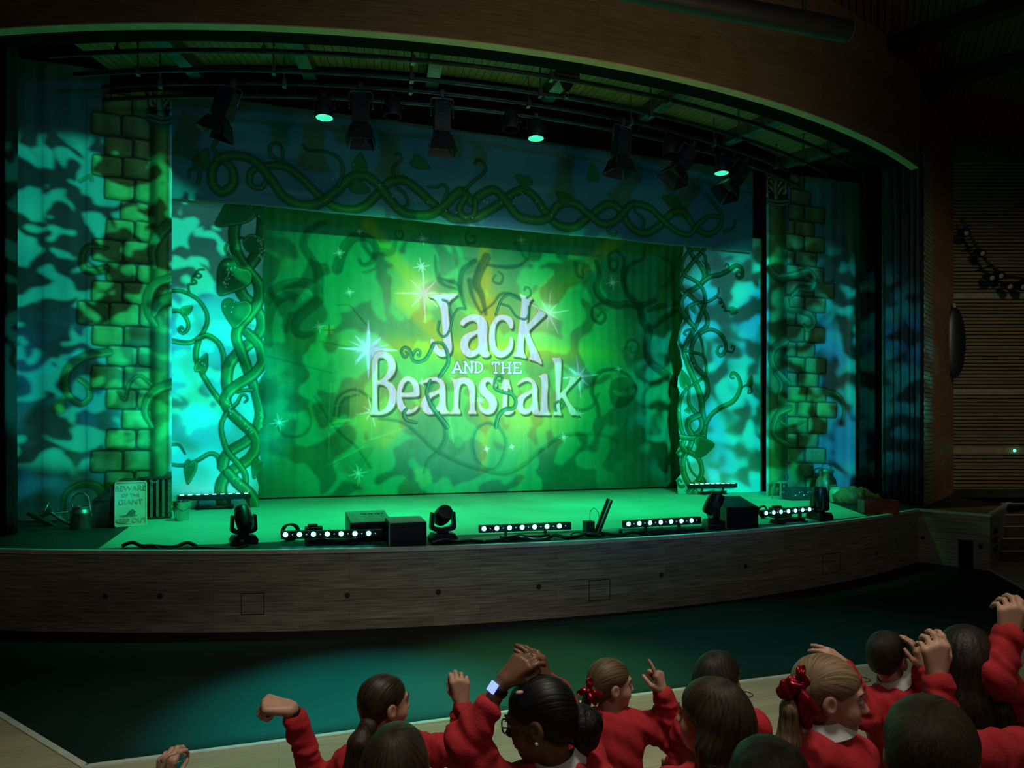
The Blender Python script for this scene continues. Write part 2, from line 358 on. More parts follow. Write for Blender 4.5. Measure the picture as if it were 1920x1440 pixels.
# right-hand block beside the stage, side walls
blk = st(poly_obj('side_platform', [(9.83, 8.86), (10.2, 7.93), (12.4, 9.25), (15.3, 11.4), (14.2, 12.2), (12.9, 10.9), (10.4, 9.3)], 0, SZ - .03, M['frontwood']))
uvl = blk.data.uv_layers[0].data
for pl in blk.data.polygons:
    for li in pl.loop_indices:
        c = blk.data.vertices[blk.data.loops[li].vertex_index].co
        uvl[li].uv = (c.x, c.y) if abs(pl.normal.z) > .5 else (c.x + c.y, c.z)
for i, (p, q) in enumerate((((9.83, 8.86), (10.2, 7.93)), ((10.2, 7.93), (12.4, 9.25)))):
    d = (Vector(q) - Vector(p)).normalized(); n = Vector((-d.y, d.x)) * .05; o = Vector((d.y, -d.x)) * .015
    st(poly_obj('trim_%d' % (9 + i), [(Vector(p) + o)[:], (Vector(q) + o)[:], (Vector(q) + n)[:], (Vector(p) + n)[:]], SZ - .03, SZ + .008, M['trim']))
st(poly_obj('side_platform_top', [(9.9, 8.86), (10.24, 8.03), (12.3, 9.28), (15.2, 11.4), (14.2, 12.2), (12.9, 10.9), (10.4, 9.3)], SZ - .03, SZ - .001, M['wallwood']))
# low black doorway and sockets in the block
def on_seg(p, q, s, z, out=0.0):
    p, q = Vector(p), Vector(q); d = (q - p); n = Vector((d.y, -d.x)).normalized(); a = p + d * s + n * out; return Vector((a.x, a.y, z))
P1, P2, P3 = (9.83, 8.86), (10.2, 7.93), (12.4, 9.25)
def on_face(p, q, s0, s1, z0, z1, out, m, name, par):
    mb = MB(); v = [on_seg(p, q, s, z, o) for o in (0.001, out) for s, z in ((s0, z0), (s1, z0), (s1, z1), (s0, z1))]
    mb.add(v, [(3, 2, 1, 0), (4, 5, 6, 7), (0, 1, 5, 4), (1, 2, 6, 5), (2, 3, 7, 6), (3, 0, 4, 7)]); return mb.build(name, m, par)
on_face(P1, P2, .58, .78, .005, .43, .006, M['black'], 'low_door', blk)
for s, z in ((.07, .40), (.88, .36)):
    mb = MB(); mb.cyl(on_seg(P1, P2, s, z, .001), on_seg(P1, P2, s, z, .012), .032, n=14); mb.build('socket_cap', hm, blk)
for z in (.22, .36, .50): on_face(P2, P3, .14, .30, z, z + .09, .006, M['black'], 'vent_slot', blk)
on_face(P2, P3, .06, .11, .42, .46, .006, M['black'], 'vent_slot', blk)
# steps beside the block
EX, EY = Vector((CA, -SA, 0)), Vector((SA, CA, 0))
for k, (z, Z) in enumerate(((.17, 11.48), (.34, 11.70), (.51, 11.92), (.68, 12.14), (.85, 12.36))):
    x0, x1 = 7.93 + k * .15, 10.5; mb = MB()
    pl = [(EX * x + EY * y) for x, y in ((x0, Z), (x1, Z), (x1, Z + 1.2), (x0, Z + 1.2))]
    s_ = st(poly_obj('steps', [(p.x, p.y) for p in pl], .001, z, M['stepwood']))
    pl = [(EX * x + EY * y) for x, y in ((x0, Z - .012), (x1, Z - .012), (x1, Z + .05), (x0, Z + .05))]
    st(poly_obj('trim_%d' % (11 + k), [(p.x, p.y) for p in pl], z + .001, z + .012, M['trim']))
# side brick return, wood-clad pier, slatted hall wall
st(wall_between('wall_right', (10.43, 9.285), (10.98, 9.60), SZ, 6.9, .004, M['brick']))
st(wall_between('wall_right', (9.85, 8.95), (10.98, 9.598), 6.9, 8.2, .05, M['fasciawood']))
st(wall_between('wall_right', (10.98, 9.60), (12.96, 10.85), SZ - .01, 8.2, .05, M['wallwood']))
SLZ = 15.56
mb = MB()
def cb(x, y, z): return EX * x + EY * y + Vector((0, 0, z))
def cbox(mb, x0, x1, y0, y1, z0, z1):
    v = [cb(x, y, z) for z in (z0, z1) for x, y in ((x0, y0), (x1, y0), (x1, y1), (x0, y1))]
    return mb.add(v, [(3, 2, 1, 0), (4, 5, 6, 7), (0, 1, 5, 4), (1, 2, 6, 5), (2, 3, 7, 6), (3, 0, 4, 7)])
z = SZ - .1
while z < 8.4:
    cbox(mb, 9.6, 13.5, SLZ, SLZ + .03, z, z + .052); z += .0775
slatw = st(mb.build('wall_right', M['slat']))
mb = MB(); cbox(mb, 9.5, 13.6, SLZ + .05, SLZ + .1, 0, 8.6); st(mb.build('wall_right', M['black']))
for i, zc in enumerate((1.70, 2.98, 5.08)):
    mb = MB(); cbox(mb, 9.62, 13.5, SLZ - .012, SLZ + .035, zc - .065, zc + .065); st(mb.build('trim_%d' % (16 + i), M['slatpale']))
# auditorium ceiling with slatted boards and dark beams
cp = [(17, -3), (17, 16), (9.5, 16)] + [arcp(t, .0) for t in reversed(thetas(math.radians(-20), TH1, 20))] + [(-8, 8), (-8, -3)]
ac = st(poly_obj('ceiling', cp, 8.05, 8.15, M['darkceil']))
uvl = ac.data.uv_layers[0].data
for lp in ac.data.loops:
    c = ac.data.vertices[lp.vertex_index].co; uvl[lp.index].uv = ((c.x + c.y) * .7071, (c.x - c.y) * .7071)
for (a, b) in (((1640, 95), (1990, -22)), ((1722, 166), (1990, 90))):
    p, q = on_z(*a, 7.95), on_z(*b, 7.95); d = (q - p).normalized(); n = Vector((-d.y, d.x, 0)) * .12
    st(poly_obj('ceiling_beam', [(p - n).xy[:], (q - n).xy[:], (q + n).xy[:], (p + n).xy[:]], 7.85, 8.05, M['black']))

# ------------------------------------------------------------------ painted cloths: paint is computed in the cloth's own metres
class Canvas:
    def __init__(s, xs, zs, base):
        s.xs, s.zs = np.asarray(xs), np.asarray(zs); s.c = np.empty((len(zs), len(xs), 3), np.float32); s.c[:] = base
        s.X, s.Z = np.meshgrid(s.xs, s.zs)
        s.px = float(np.median(np.diff(s.xs)))
    def win(s, x0, x1, z0, z1):
        i0, i1 = np.searchsorted(s.xs, [x0, x1]); j0, j1 = np.searchsorted(s.zs, [z0, z1])
        return slice(j0, j1), slice(i0, i1)
    def mix(s, w, a, col):
        a = a[..., None]; s.c[w] = s.c[w] * (1 - a) + np.asarray(col, np.float32) * a
    def seg(s, P, r):
        """distance / half width, side and length parameter to a polyline with radii r"""
        P = np.asarray(P); r = np.broadcast_to(np.asarray(r, float), (len(P),)); m = r.max() * 1.35 + .03
        w = s.win(P[:, 0].min() - m, P[:, 0].max() + m, P[:, 1].min() - m, P[:, 1].max() + m)
        D = np.full(s.X[w].shape, 9.); SD = np.zeros_like(D)
        ox, oz = w[1].start, w[0].start
        for k in range(len(P) - 1):
            a, b = P[k], P[k + 1]
            q = s.win(min(a[0], b[0]) - m, max(a[0], b[0]) + m, min(a[1], b[1]) - m, max(a[1], b[1]) + m)
            if q[0].stop <= q[0].start or q[1].stop <= q[1].start: continue
            l = (slice(q[0].start - oz, q[0].stop - oz), slice(q[1].start - ox, q[1].stop - ox))
            dx, dz = b - a; L2 = dx * dx + dz * dz + 1e-12
            X, Z = s.X[q] - a[0], s.Z[q] - a[1]; t = np.clip((X * dx + Z * dz) / L2, 0, 1)
            d = np.hypot(X - t * dx, Z - t * dz); rr = r[k] + (r[k + 1] - r[k]) * t
            sd = (X * dz - Z * dx) / math.sqrt(L2)
            e = d - rr; o = D[l]; u = e < o
            D[l] = np.where(u, e, o); SD[l] = np.where(u, sd / np.maximum(rr, 1e-4), SD[l])
        return w, D, SD
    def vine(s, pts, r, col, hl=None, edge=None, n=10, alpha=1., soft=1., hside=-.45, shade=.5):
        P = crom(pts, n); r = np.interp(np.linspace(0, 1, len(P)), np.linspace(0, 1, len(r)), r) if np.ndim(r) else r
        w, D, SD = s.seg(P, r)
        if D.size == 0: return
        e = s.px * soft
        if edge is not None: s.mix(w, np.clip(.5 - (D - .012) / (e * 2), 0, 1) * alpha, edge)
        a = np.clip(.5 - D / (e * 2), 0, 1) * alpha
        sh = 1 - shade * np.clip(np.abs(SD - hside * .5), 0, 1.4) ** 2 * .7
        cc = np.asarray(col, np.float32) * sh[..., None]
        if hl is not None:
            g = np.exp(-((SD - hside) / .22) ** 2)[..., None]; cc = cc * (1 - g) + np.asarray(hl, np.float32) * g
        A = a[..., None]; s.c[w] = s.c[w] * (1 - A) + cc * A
    def polysdf(s, P, m=.08):
        P = np.asarray(P, float); w = s.win(P[:, 0].min() - m, P[:, 0].max() + m, P[:, 1].min() - m, P[:, 1].max() + m)
        X, Z = s.X[w], s.Z[w]; D = np.full(X.shape, 9.); ins = np.zeros(X.shape, bool); n = len(P)
        for k in range(n):
            a, b = P[k], P[(k + 1) % n]; dx, dz = b - a; L2 = dx * dx + dz * dz
            if L2 < 1e-12: continue
            t = np.clip(((X - a[0]) * dx + (Z - a[1]) * dz) / L2, 0, 1)
            D = np.minimum(D, np.hypot(X - a[0] - t * dx, Z - a[1] - t * dz))
            if dz != 0:
                c = ((a[1] > Z) != (b[1] > Z)) & (X < dx * (Z - a[1]) / dz + a[0]); ins ^= c
        return w, np.where(ins, -D, D)
    def fill(s, P, col, alpha=1., soft=1., grow=0.):
        w, D = s.polysdf(P, .08 + abs(grow) + s.px * soft * 2); s.mix(w, np.clip(.5 - (D - grow) / (s.px * 2 * soft), 0, 1) * alpha, col)
    def glow(s, x, z, rx, rz, col, a=1., p=2.):
        w = s.win(x - rx * 2, x + rx * 2, z - rz * 2, z + rz * 2)
        d = ((s.X[w] - x) / rx) ** 2 + ((s.Z[w] - z) / rz) ** 2
        s.mix(w, np.exp(-d ** (p / 2)) * a, col)
    def noise(s, freq, seed, fz=None):
        r = np.random.RandomState(seed); o = np.zeros_like(s.X)
        for k in range(7):
            a = r.uniform(0, 6.28); f = freq * r.uniform(.5, 1.6); g = (fz or freq) * r.uniform(.5, 1.6)
            o += np.sin(f * math.cos(a) * s.X + g * math.sin(a) * s.Z + r.uniform(0, 6.28) + 1.2 * np.sin(freq * .6 * s.Z + r.uniform(0, 6)))
        return o / 7
    def mesh(s, name, y, material, fold=None, mask=None, thick=0.0, parent=None):
        nz, nx = s.X.shape
        Y = np.full(s.X.shape, 0.) if fold is None else fold
        co = np.stack([s.X, Y + y, s.Z], -1).reshape(-1, 3).astype(np.float32)
        i = np.arange(nz - 1)[:, None] * nx + np.arange(nx - 1)[None, :]
        F = np.stack([i, i + 1, i + nx + 1, i + nx], -1)
        F = F[mask] if mask is not None else F.reshape(-1, 4)
        used = np.unique(F); rem = np.full(nz * nx, -1, np.int64); rem[used] = np.arange(len(used))
        co = co[used]; col = s.c.reshape(-1, 3)[used]; F = rem[F]
        base = co.min(0); org = np.array([(co[:, 0].min() + co[:, 0].max()) / 2, y, co[:, 2].min()], np.float32); co = co - org
        me = np_mesh(name, co, F); me.materials.append(material)
        at_ = me.attributes.new('paint', 'FLOAT_COLOR', 'POINT')
        at_.data.foreach_set('color', np.concatenate([np.clip(col, 0, 1), np.ones((len(col), 1), np.float32)], 1).astype(np.float32).ravel())
        o = bpy.data.objects.new(name, me); COL.objects.link(o); o.location = tuple(float(t) for t in org)
        if thick:
            md = o.modifiers.new('cloth', 'SOLIDIFY'); md.thickness = thick; md.offset = 0
        return o

def np_mesh(name, co, F):
    me = bpy.data.meshes.new(name); me.vertices.add(len(co)); me.vertices.foreach_set('co', np.ascontiguousarray(co, np.float32).ravel())
    k = F.shape[1]; me.loops.add(F.size); me.loops.foreach_set('vertex_index', np.ascontiguousarray(F, np.int32).ravel())
    me.polygons.add(len(F)); me.polygons.foreach_set('loop_start', np.arange(0, F.size, k, dtype=np.int32))
    me.polygons.foreach_set('use_smooth', np.ones(len(F), bool)); me.update(calc_edges=True); return me

def plane_pts(pts, y, ox=0, oy=0, sc=1.0):
    out = []
    for u, v in pts:
        p = on_y(ox + u * sc, oy + v * sc, y); out.append((p.x, p.z))
    return out
PAINT = paint_mat('painted_canvas')

# ---- painted house cloth with the title (the backdrop)
YB = 14.1
def TB(pts, ox=0, oy=0, sc=1.0): return plane_pts(pts, YB, ox, oy, sc)
bl, br_ = -.75, 9.0
tx0, tz1 = TB([(640, 520)])[0]; tx1, tz0 = TB([(1125, 805)])[0]; tz0 = min(tz0, TB([(640, 805)])[0][1])
tz1 = max(tz1, TB([(1125, 520)])[0][1])
xs = np.concatenate([np.arange(bl, tx0, .016), np.arange(tx0, tx1, .0095), np.arange(tx1, br_, .016)])
zs = np.concatenate([np.arange(SZ + .015, tz0, .016), np.arange(tz0, tz1, .0095), np.arange(tz1, 7.15, .016)])
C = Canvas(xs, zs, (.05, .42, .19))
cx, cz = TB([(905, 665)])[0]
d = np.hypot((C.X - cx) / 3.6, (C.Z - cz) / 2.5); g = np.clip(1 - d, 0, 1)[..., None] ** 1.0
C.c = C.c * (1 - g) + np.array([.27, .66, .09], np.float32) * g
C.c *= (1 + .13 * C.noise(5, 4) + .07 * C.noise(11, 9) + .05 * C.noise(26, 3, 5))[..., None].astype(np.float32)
q = lambda l: TB(l, 480, 380, .27083)
q7 = lambda l: TB(l, 860, 420, .25)
q8 = lambda l: TB(l, 480, 700, .29167)
# golden rays
YEL = (.62, .66, .04)
for a, b, w0, w1, al in (((908, 470), (912, 590), .10, .20, .75), ((690, 420), (800, 560), .12, .16, .5), ((1180, 430), (1030, 560), .12, .16, .45), ((910, 760), (905, 880), .14, .06, .4),
                         ((1000, 560), (1080, 480), .1, .08, .3), ((760, 560), (830, 640), .2, .12, .6), ((800, 740), (720, 830), .14, .1, .3)):
    C.vine(TB([a, ((a[0] + b[0]) / 2, (a[1] + b[1]) / 2), b]), [w0, w1], YEL, alpha=al, soft=7, shade=0)
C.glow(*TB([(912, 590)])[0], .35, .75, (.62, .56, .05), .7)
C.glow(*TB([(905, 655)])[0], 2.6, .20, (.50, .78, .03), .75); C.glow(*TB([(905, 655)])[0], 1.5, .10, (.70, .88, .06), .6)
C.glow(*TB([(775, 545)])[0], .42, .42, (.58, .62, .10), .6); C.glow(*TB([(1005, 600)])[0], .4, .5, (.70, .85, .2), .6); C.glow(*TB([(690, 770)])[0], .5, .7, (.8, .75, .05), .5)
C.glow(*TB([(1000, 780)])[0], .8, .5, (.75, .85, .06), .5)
# pale and dark leaves
def leaf(c, L, wd, ang, curl=.0):
    P = []
    for i in range(17):
        t = i / 16; P.append((t * L, wd * math.sin(math.pi * t ** .8) * (1 - .15 * math.sin(t * 25)) + curl * L * t * t))
    for i in range(16, -1, -1):
        t = i / 16; P.append((t * L, -wd * math.sin(math.pi * t ** .8) * (1 + .15 * math.sin(t * 25)) + curl * L * t * t))
    ca, sa = math.cos(ang), math.sin(ang); return [(c[0] + x * ca - y * sa, c[1] + x * sa + y * ca) for x, y in P]
rs = np.random.RandomState(12)
for k in range(70):
    u, v = rs.uniform(505, 1265), rs.uniform(430, 905)
    if 660 < u < 1100 and 530 < v < 790: continue
    C.fill(leaf(TB([(u, v)])[0], rs.uniform(.35, .9), rs.uniform(.08, .2), rs.uniform(0, 6.28), rs.uniform(-.4, .4)), (.02, .20, .07) if k % 2 else (.20, .60, .14), .30, soft=2.5)
# big dark stems and curls
DK = (.012, .13, .055); DK2 = (.02, .20, .07)
def dstem(l, w, al=.75, col=DK, f=None, s_=2.2): C.vine(l, [k * .0034 for k in (w if isinstance(w, (list, tuple)) else [w, w])], col, hl=tuple(c * 1.5 for c in col), alpha=al, soft=s_, shade=.3)
dstem(q([(470, 140), (370, 190), (325, 290), (370, 370), (430, 480), (430, 600)]), [14, 24, 30], .7)
dstem(q([(560, 460), (620, 300), (700, 235), (790, 255), (830, 330), (800, 410), (740, 430), (715, 395)]), [30, 28, 16, 8], .75)
dstem(q([(80, 690), (120, 610), (210, 565), (330, 555), (410, 590), (430, 670), (350, 745), (290, 800), (270, 880), (320, 920), (390, 905)]), [22, 30, 30, 16], .65)
dstem(q([(90, 980), (85, 820), (140, 690), (230, 645), (290, 690), (240, 790), (210, 890)]), [20, 26, 24, 12], .6)
dstem(q([(1595, 380), (1550, 470), (1525, 560), (1560, 640), (1590, 770)]), [30, 26, 12], .75)
dstem(q([(1520, 400), (1430, 470), (1415, 600), (1450, 730)]), [14, 16, 10], .75)
dstem(q([(1480, 540), (1500, 650), (1560, 770)]), [18, 12, 8], .7)
dstem(q([(1260, 520), (1330, 540), (1400, 570), (1420, 640)]), [6, 14, 6], .7)
dstem(q([(1600, 430), (1720, 445), (1820, 435), (1880, 390)]), [8, 14, 5], .75)
dstem(q([(1480, 200), (1450, 230), (1470, 280), (1515, 270), (1510, 230), (1485, 235)]), [5, 8, 4], .75, s_=1.4)
dstem(q([(1660, 500), (1640, 540), (1690, 560), (1710, 510), (1680, 480)]), [6, 8, 6], .7)
dstem(q([(1560, 760), (1640, 700), (1700, 630), (1800, 640), (1860, 700)]), [6, 10, 5], .7, s_=1.4)
dstem(q([(1800, 280), (1830, 330), (1880, 390), (1900, 300)]), [14, 8, 5], .6)
dstem(q([(970, 190), (965, 230), (1000, 250), (1020, 220), (1000, 190), (985, 215)]), [5, 6, 4], .75, s_=1.4)
dstem(q([(1240, 370), (1250, 470), (1290, 560), (1400, 600)]), [8, 16, 5], .65)
dstem(q([(820, 260), (850, 330), (940, 340), (970, 240)]), [10, 24, 10], .5)
dstem(q7([(1030, 280), (1052, 380), (1030, 480), (1080, 570), (1180, 610), (1280, 600), (1360, 615), (1470, 570)]), [14, 22, 26, 20], .85)
dstem(q7([(1150, 260), (1128, 310), (1165, 350), (1195, 300), (1165, 270)]), [8, 10, 5], .8)
dstem(q7([(1135, 340), (1125, 240), (1190, 205), (1240, 270), (1228, 370), (1245, 480), (1300, 560), (1360, 615)]), [6, 10, 16, 24], .85)
dstem(q7([(1395, 190), (1380, 260), (1285, 310), (1250, 400), (1265, 500)]), [8, 14, 14], .8)
dstem(q7([(1360, 610), (1375, 720), (1425, 800), (1410, 900), (1420, 1010), (1500, 1090), (1630, 1190)]), [24, 34, 26, 34], .85)
dstem(q7([(1070, 590), (1010, 630), (1005, 700), (1060, 745), (1100, 700), (1075, 660), (1045, 690)]), [8, 12, 8], .85)
dstem(q7([(1420, 650), (1500, 620), (1660, 590)]), [14, 20, 16], .8); dstem(q7([(1470, 770), (1560, 690), (1680, 630)]), [16, 20, 14], .8)
dstem(q7([(1520, 250), (1600, 300), (1590, 420), (1520, 480)]), [8, 18, 8], .6)
dstem(q7([(1050, 1440), (1035, 1350), (1000, 1260), (1025, 1150), (1085, 1100), (1190, 1095), (1290, 1150), (1330, 1240)]), [14, 14, 12, 8], .8)
C.fill(crom(q7([(1130, 1210), (1200, 1150), (1280, 1160), (1340, 1230), (1310, 1320), (1220, 1380), (1140, 1340)]), 8, True), DK, .7, 2)
C.fill(crom(q7([(1150, 1240), (1230, 1260), (1320, 1230), (1290, 1290), (1200, 1290)]), 8, True), (.06, .45, .14), .8, 2)
dstem(q7([(1250, 930), (1280, 870), (1345, 890), (1340, 950), (1300, 965), (1290, 925)]), [6, 8, 5], .8)
dstem(q7([(1390, 1420), (1380, 1300), (1430, 1220), (1510, 1170)]), [20, 14, 10], .6)
dstem(q7([(880, 300), (890, 380), (930, 400), (930, 350)]), [14, 10, 6], .6)
dstem(q8([(1150, 40), (1115, 130), (1150, 240), (1210, 330), (1215, 420), (1180, 490), (1110, 560), (1080, 640)]), [10, 15, 15, 8], .8, (.03, .30, .12))
dstem(q8([(1600, 235), (1550, 310), (1605, 420), (1595, 520), (1530, 620), (1430, 580), (1390, 470), (1410, 370), (1480, 320), (1560, 340)]), [8, 11, 11, 8], .8, (.03, .30, .12))
dstem(q8([(790, 290), (940, 315), (1050, 400), (1150, 490), (1300, 570), (1450, 620), (1600, 645), (1720, 590), (1850, 480), (1990, 400), (2200, 390), (2330, 440)]), [8, 12, 14, 10], .75, (.03, .26, .09))
dstem(q8([(380, 150), (470, 300), (560, 400), (650, 480), (740, 610)]), [6, 8, 5], .6)
dstem(q8([(260, 150), (400, 300), (480, 440), (560, 560), (680, 750)]), [18, 34, 24], .42, (.20, .16, .05), s_=6)
dstem(q8([(130, 330), (190, 400), (290, 400), (350, 330), (335, 230)]), [8, 9, 6], .65)
dstem(q8([(1950, 40), (1960, 150), (2040, 230), (2150, 220), (2200, 130)]), [10, 16, 8], .6)
for l, wd in (([(500, 270), (530, 150), (640, 105), (740, 170), (770, 260)], 8), ([(530, 280), (555, 180), (640, 140), (660, 140)], 5)): dstem(q8(l), wd, .7)
LN = (.30, .75, .30)
for l in ([(480, 345), (640, 325), (655, 90)], [(470, 330), (480, 70)], [(480, 320), (600, 300), (610, 120)], [(510, 210), (620, 190)], [(110, 50), (250, 70), (250, 300)], [(740, 200), (745, 420), (800, 410)], [(690, 440), (960, 350)], [(460, 590), (700, 470)],
          [(1240, 270), (1270, 440)], [(1640, 290), (1720, 290), (1720, 500)], [(1650, 350), (1710, 350)], [(470, 380), (470, 540)], [(660, 600), (655, 730)]):
    C.vine(q8(l), .012, LN, alpha=.45, n=1, soft=1.2, shade=0)
C.fill(q8([(520, 290), (530, 200), (560, 150), (605, 140), (600, 290)]), (.02, .18, .08), .6, 1.5)
for l in ([(70, 1060), (530, 1180)], [(70, 1230), (270, 1255), (270, 1400)], [(440, 960), (700, 1010)], [(660, 720), (760, 840)], [(560, 710), (640, 705), (770, 850)]):
    C.vine(q(l), .014, (.05, .20, .08), alpha=.55, n=1, soft=1.4, shade=0)
C.fill(q([(475, 850), (540, 850), (540, 915), (475, 915)]), (.55, .62, .12), .6, 1.5)
for l in ([(507, 850), (507, 915)], [(475, 882), (540, 882)]): C.vine(q(l), .010, DK, n=1, soft=1, alpha=.8)
# starbursts
def star(u, v, R, n, col, glow=None, a0=.3, squash=1.0, al=.95, wd=.014):
    x, z = TB([(u, v)])[0]; R *= .0115
    if glow is not None: C.glow(x, z, R * .40, R * .40, glow, .8)
    for i in range(n):
        t = a0 + math.pi * 2 * i / n; r = R * (1.0 if i % 2 == 0 else .62)
        C.vine([(x, z), (x + r * .5 * math.cos(t), z + r * .5 * math.sin(t)), (x + r * math.cos(t), z + r * math.sin(t) * squash)], [wd * (1 + R), wd * .6 * (1 + R), .002], col, alpha=al, n=2, soft=1.3, shade=0)
WB = (.75, .92, 1.0); WH = (.95, 1.0, .85)
star(691, 655, 50, 8, WB, (.55, .80, 1.0), .0, wd=.03); star(691, 655, 34, 10, WB, None, .25)
star(795, 550, 52, 8, (1, .95, .6), (.95, .9, .4), .05); star(1028, 588, 42, 10, (1, .95, .75), (.85, .95, .5), .2); star(1085, 706, 40, 8, WB, (.5, .85, .95), .12, wd=.024)
for u, v, r in ((697, 772, 26), (636, 474, 9), (792, 448, 10), (655, 548, 8), (598, 612, 10), (790, 500, 15), (1148, 530, 14), (1160, 692, 8), (523, 792, 14), (672, 888, 16), (978, 450, 8), (900, 750, 11), (792, 717, 7), (1085, 777, 10), (912, 842, 6), (1057, 820, 9), (960, 838, 5), (674, 434, 5)):
    star(u, v, r, 8, WH, None, .2, wd=.010)
# ---- the title
def zt(l): return TB(l, 640, 520, .25)
LET = [
 ([(650,140),(700,130),(780,126),(868,122),(845,150),(812,180),(800,240),(808,330),(818,430),(828,515),(820,560),(795,585),(755,594),(715,578),(685,542),(668,497),(670,467),(682,458),(698,472),(712,500),(735,532),(755,540),(767,528),(765,480),(760,430),(755,350),(748,270),(735,215),(715,180),(690,158)], [], 1),
 ([(890,345),(905,318),(940,293),(985,279),(1030,282),(1068,302),(1088,335),(1094,380),(1092,440),(1095,520),(1100,552),(1113,575),(1105,592),(1080,599),(1052,592),(1032,570),(1000,590),(965,598),(930,586),(905,556),(892,520),(895,480),(910,446),(935,424),(970,410),(1005,400),(1022,386),(1022,356),(1010,336),(985,325),(955,331),(930,346),(912,362)], [[(1020,425),(990,440),(965,460),(950,492),(953,525),(972,545),(996,543),(1015,528),(1024,500),(1025,455)]], 1),
 ([(1285,375),(1288,340),(1275,305),(1240,285),(1200,281),(1160,299),(1130,340),(1112,400),(1108,460),(1115,520),(1135,566),(1165,592),(1205,599),(1245,581),(1275,546),(1287,500),(1286,465),(1275,446),(1263,450),(1262,480),(1250,515),(1226,544),(1196,550),(1170,530),(1155,490),(1150,430),(1155,375),(1172,336),(1200,318),(1230,325),(1250,350),(1262,376),(1274,386)], [], 1),
 ([(1340,125),(1385,143),(1433,155),(1410,192),(1401,270),(1393,352),(1432,312),(1470,265),(1478,250),(1465,232),(1492,248),(1532,275),(1480,330),(1430,378),(1408,410),(1440,490),(1475,565),(1503,650),(1460,628),(1405,612),(1416,588),(1402,530),(1386,475),(1373,442),(1366,500),(1368,560),(1386,605),(1330,596),(1284,588),(1310,555),(1320,480),(1330,380),(1340,280),(1350,200),(1350,160)], [], 1),
 ([(228,655),(240,600),(268,562),(312,555),(360,575),(395,615),(406,665),(396,715),(365,755),(345,778),(385,802),(410,850),(413,910),(396,965),(360,1005),(310,1028),(250,1030),(212,1026),(228,980),(232,900),(231,800),(229,720)], [[(272,620),(292,602),(318,606),(345,635),(351,680),(336,725),(300,765),(272,772),(270,690)],[(272,810),(308,806),(345,832),(358,880),(350,940),(320,985),(276,1002),(268,900)]], 1),
 ([(455,897),(500,896),(560,893),(582,882),(583,838),(570,790),(540,757),(500,742),(460,760),(430,805),(415,870),(415,930),(430,985),(460,1015),(500,1024),(540,1011),(568,985),(575,964),(558,968),(530,991),(500,984),(472,956),(458,920)], [[(456,864),(463,820),(480,786),(505,775),(528,795),(538,830),(535,860)]], 1),
 ([(612,790),(635,765),(680,750),(725,750),(760,775),(775,815),(778,880),(780,960),(795,1000),(820,1018),(785,1022),(748,1022),(735,1000),(700,1020),(655,1026),(618,1006),(599,960),(605,920),(630,885),(670,865),(710,850),(737,830),(735,800),(715,780),(685,775),(650,785)], [[(735,872),(700,886),(672,906),(656,940),(661,975),(685,987),(715,972),(735,935)]], 1),
 ([(820,750),(840,762),(862,764),(905,750),(952,756),(986,787),(1001,835),(998,930),(1000,990),(1013,1021),(985,1022),(953,1021),(965,980),(962,900),(955,835),(935,802),(905,797),(886,830),(880,900),(878,970),(894,1019),(855,1021),(816,1021),(840,985),(845,900),(845,820),(835,780)], [], 1),
 ([(1166,808),(1152,772),(1112,752),(1070,754),(1040,785),(1030,830),(1045,872),(1080,906),(1104,940),(1107,970),(1090,988),(1062,980),(1042,952),(1028,928),(1028,970),(1045,1006),(1080,1026),(1125,1021),(1156,990),(1168,945),(1155,900),(1120,865),(1087,830),(1077,802),(1091,782),(1114,786),(1138,818),(1153,828)], [], 1),
 ([(1213,768),(1234,764),(1256,768),(1264,805),(1273,842),(1252,830),(1246,900),(1245,970),(1257,1000),(1292,994),(1285,1013),(1255,1029),(1220,1021),(1208,980),(1212,900),(1215,835),(1196,843),(1206,805)], [], 1),
 ([(1318,808),(1338,775),(1382,752),(1425,758),(1455,785),(1470,830),(1470,880),(1474,960),(1480,1000),(1494,1020),(1470,1030),(1440,1024),(1428,1002),(1400,1022),(1362,1026),(1328,1006),(1311,960),(1316,920),(1340,885),(1375,865),(1410,850),(1432,830),(1430,800),(1412,782),(1385,777),(1352,788)], [[(1430,872),(1400,886),(1375,906),(1360,940),(1364,975),(1385,987),(1412,972),(1430,935)]], 1),
 ([(1480,740),(1497,735),(1512,725),(1540,730),(1546,800),(1541,900),(1546,990),(1566,1030),(1520,1031),(1472,1030),(1492,1000),(1499,900),(1500,800),(1495,760)], [], 1),
 ([(1580,605),(1614,604),(1648,606),(1650,700),(1646,790),(1642,870),(1672,840),(1702,798),(1715,758),(1702,744),(1745,745),(1792,741),(1748,790),(1700,840),(1681,878),(1718,950),(1782,1031),(1750,1031),(1718,1028),(1690,960),(1657,900),(1640,925),(1640,980),(1652,1031),(1620,1031),(1588,1029),(1608,980),(1610,850),(1606,720),(1600,650)], [], 1)]
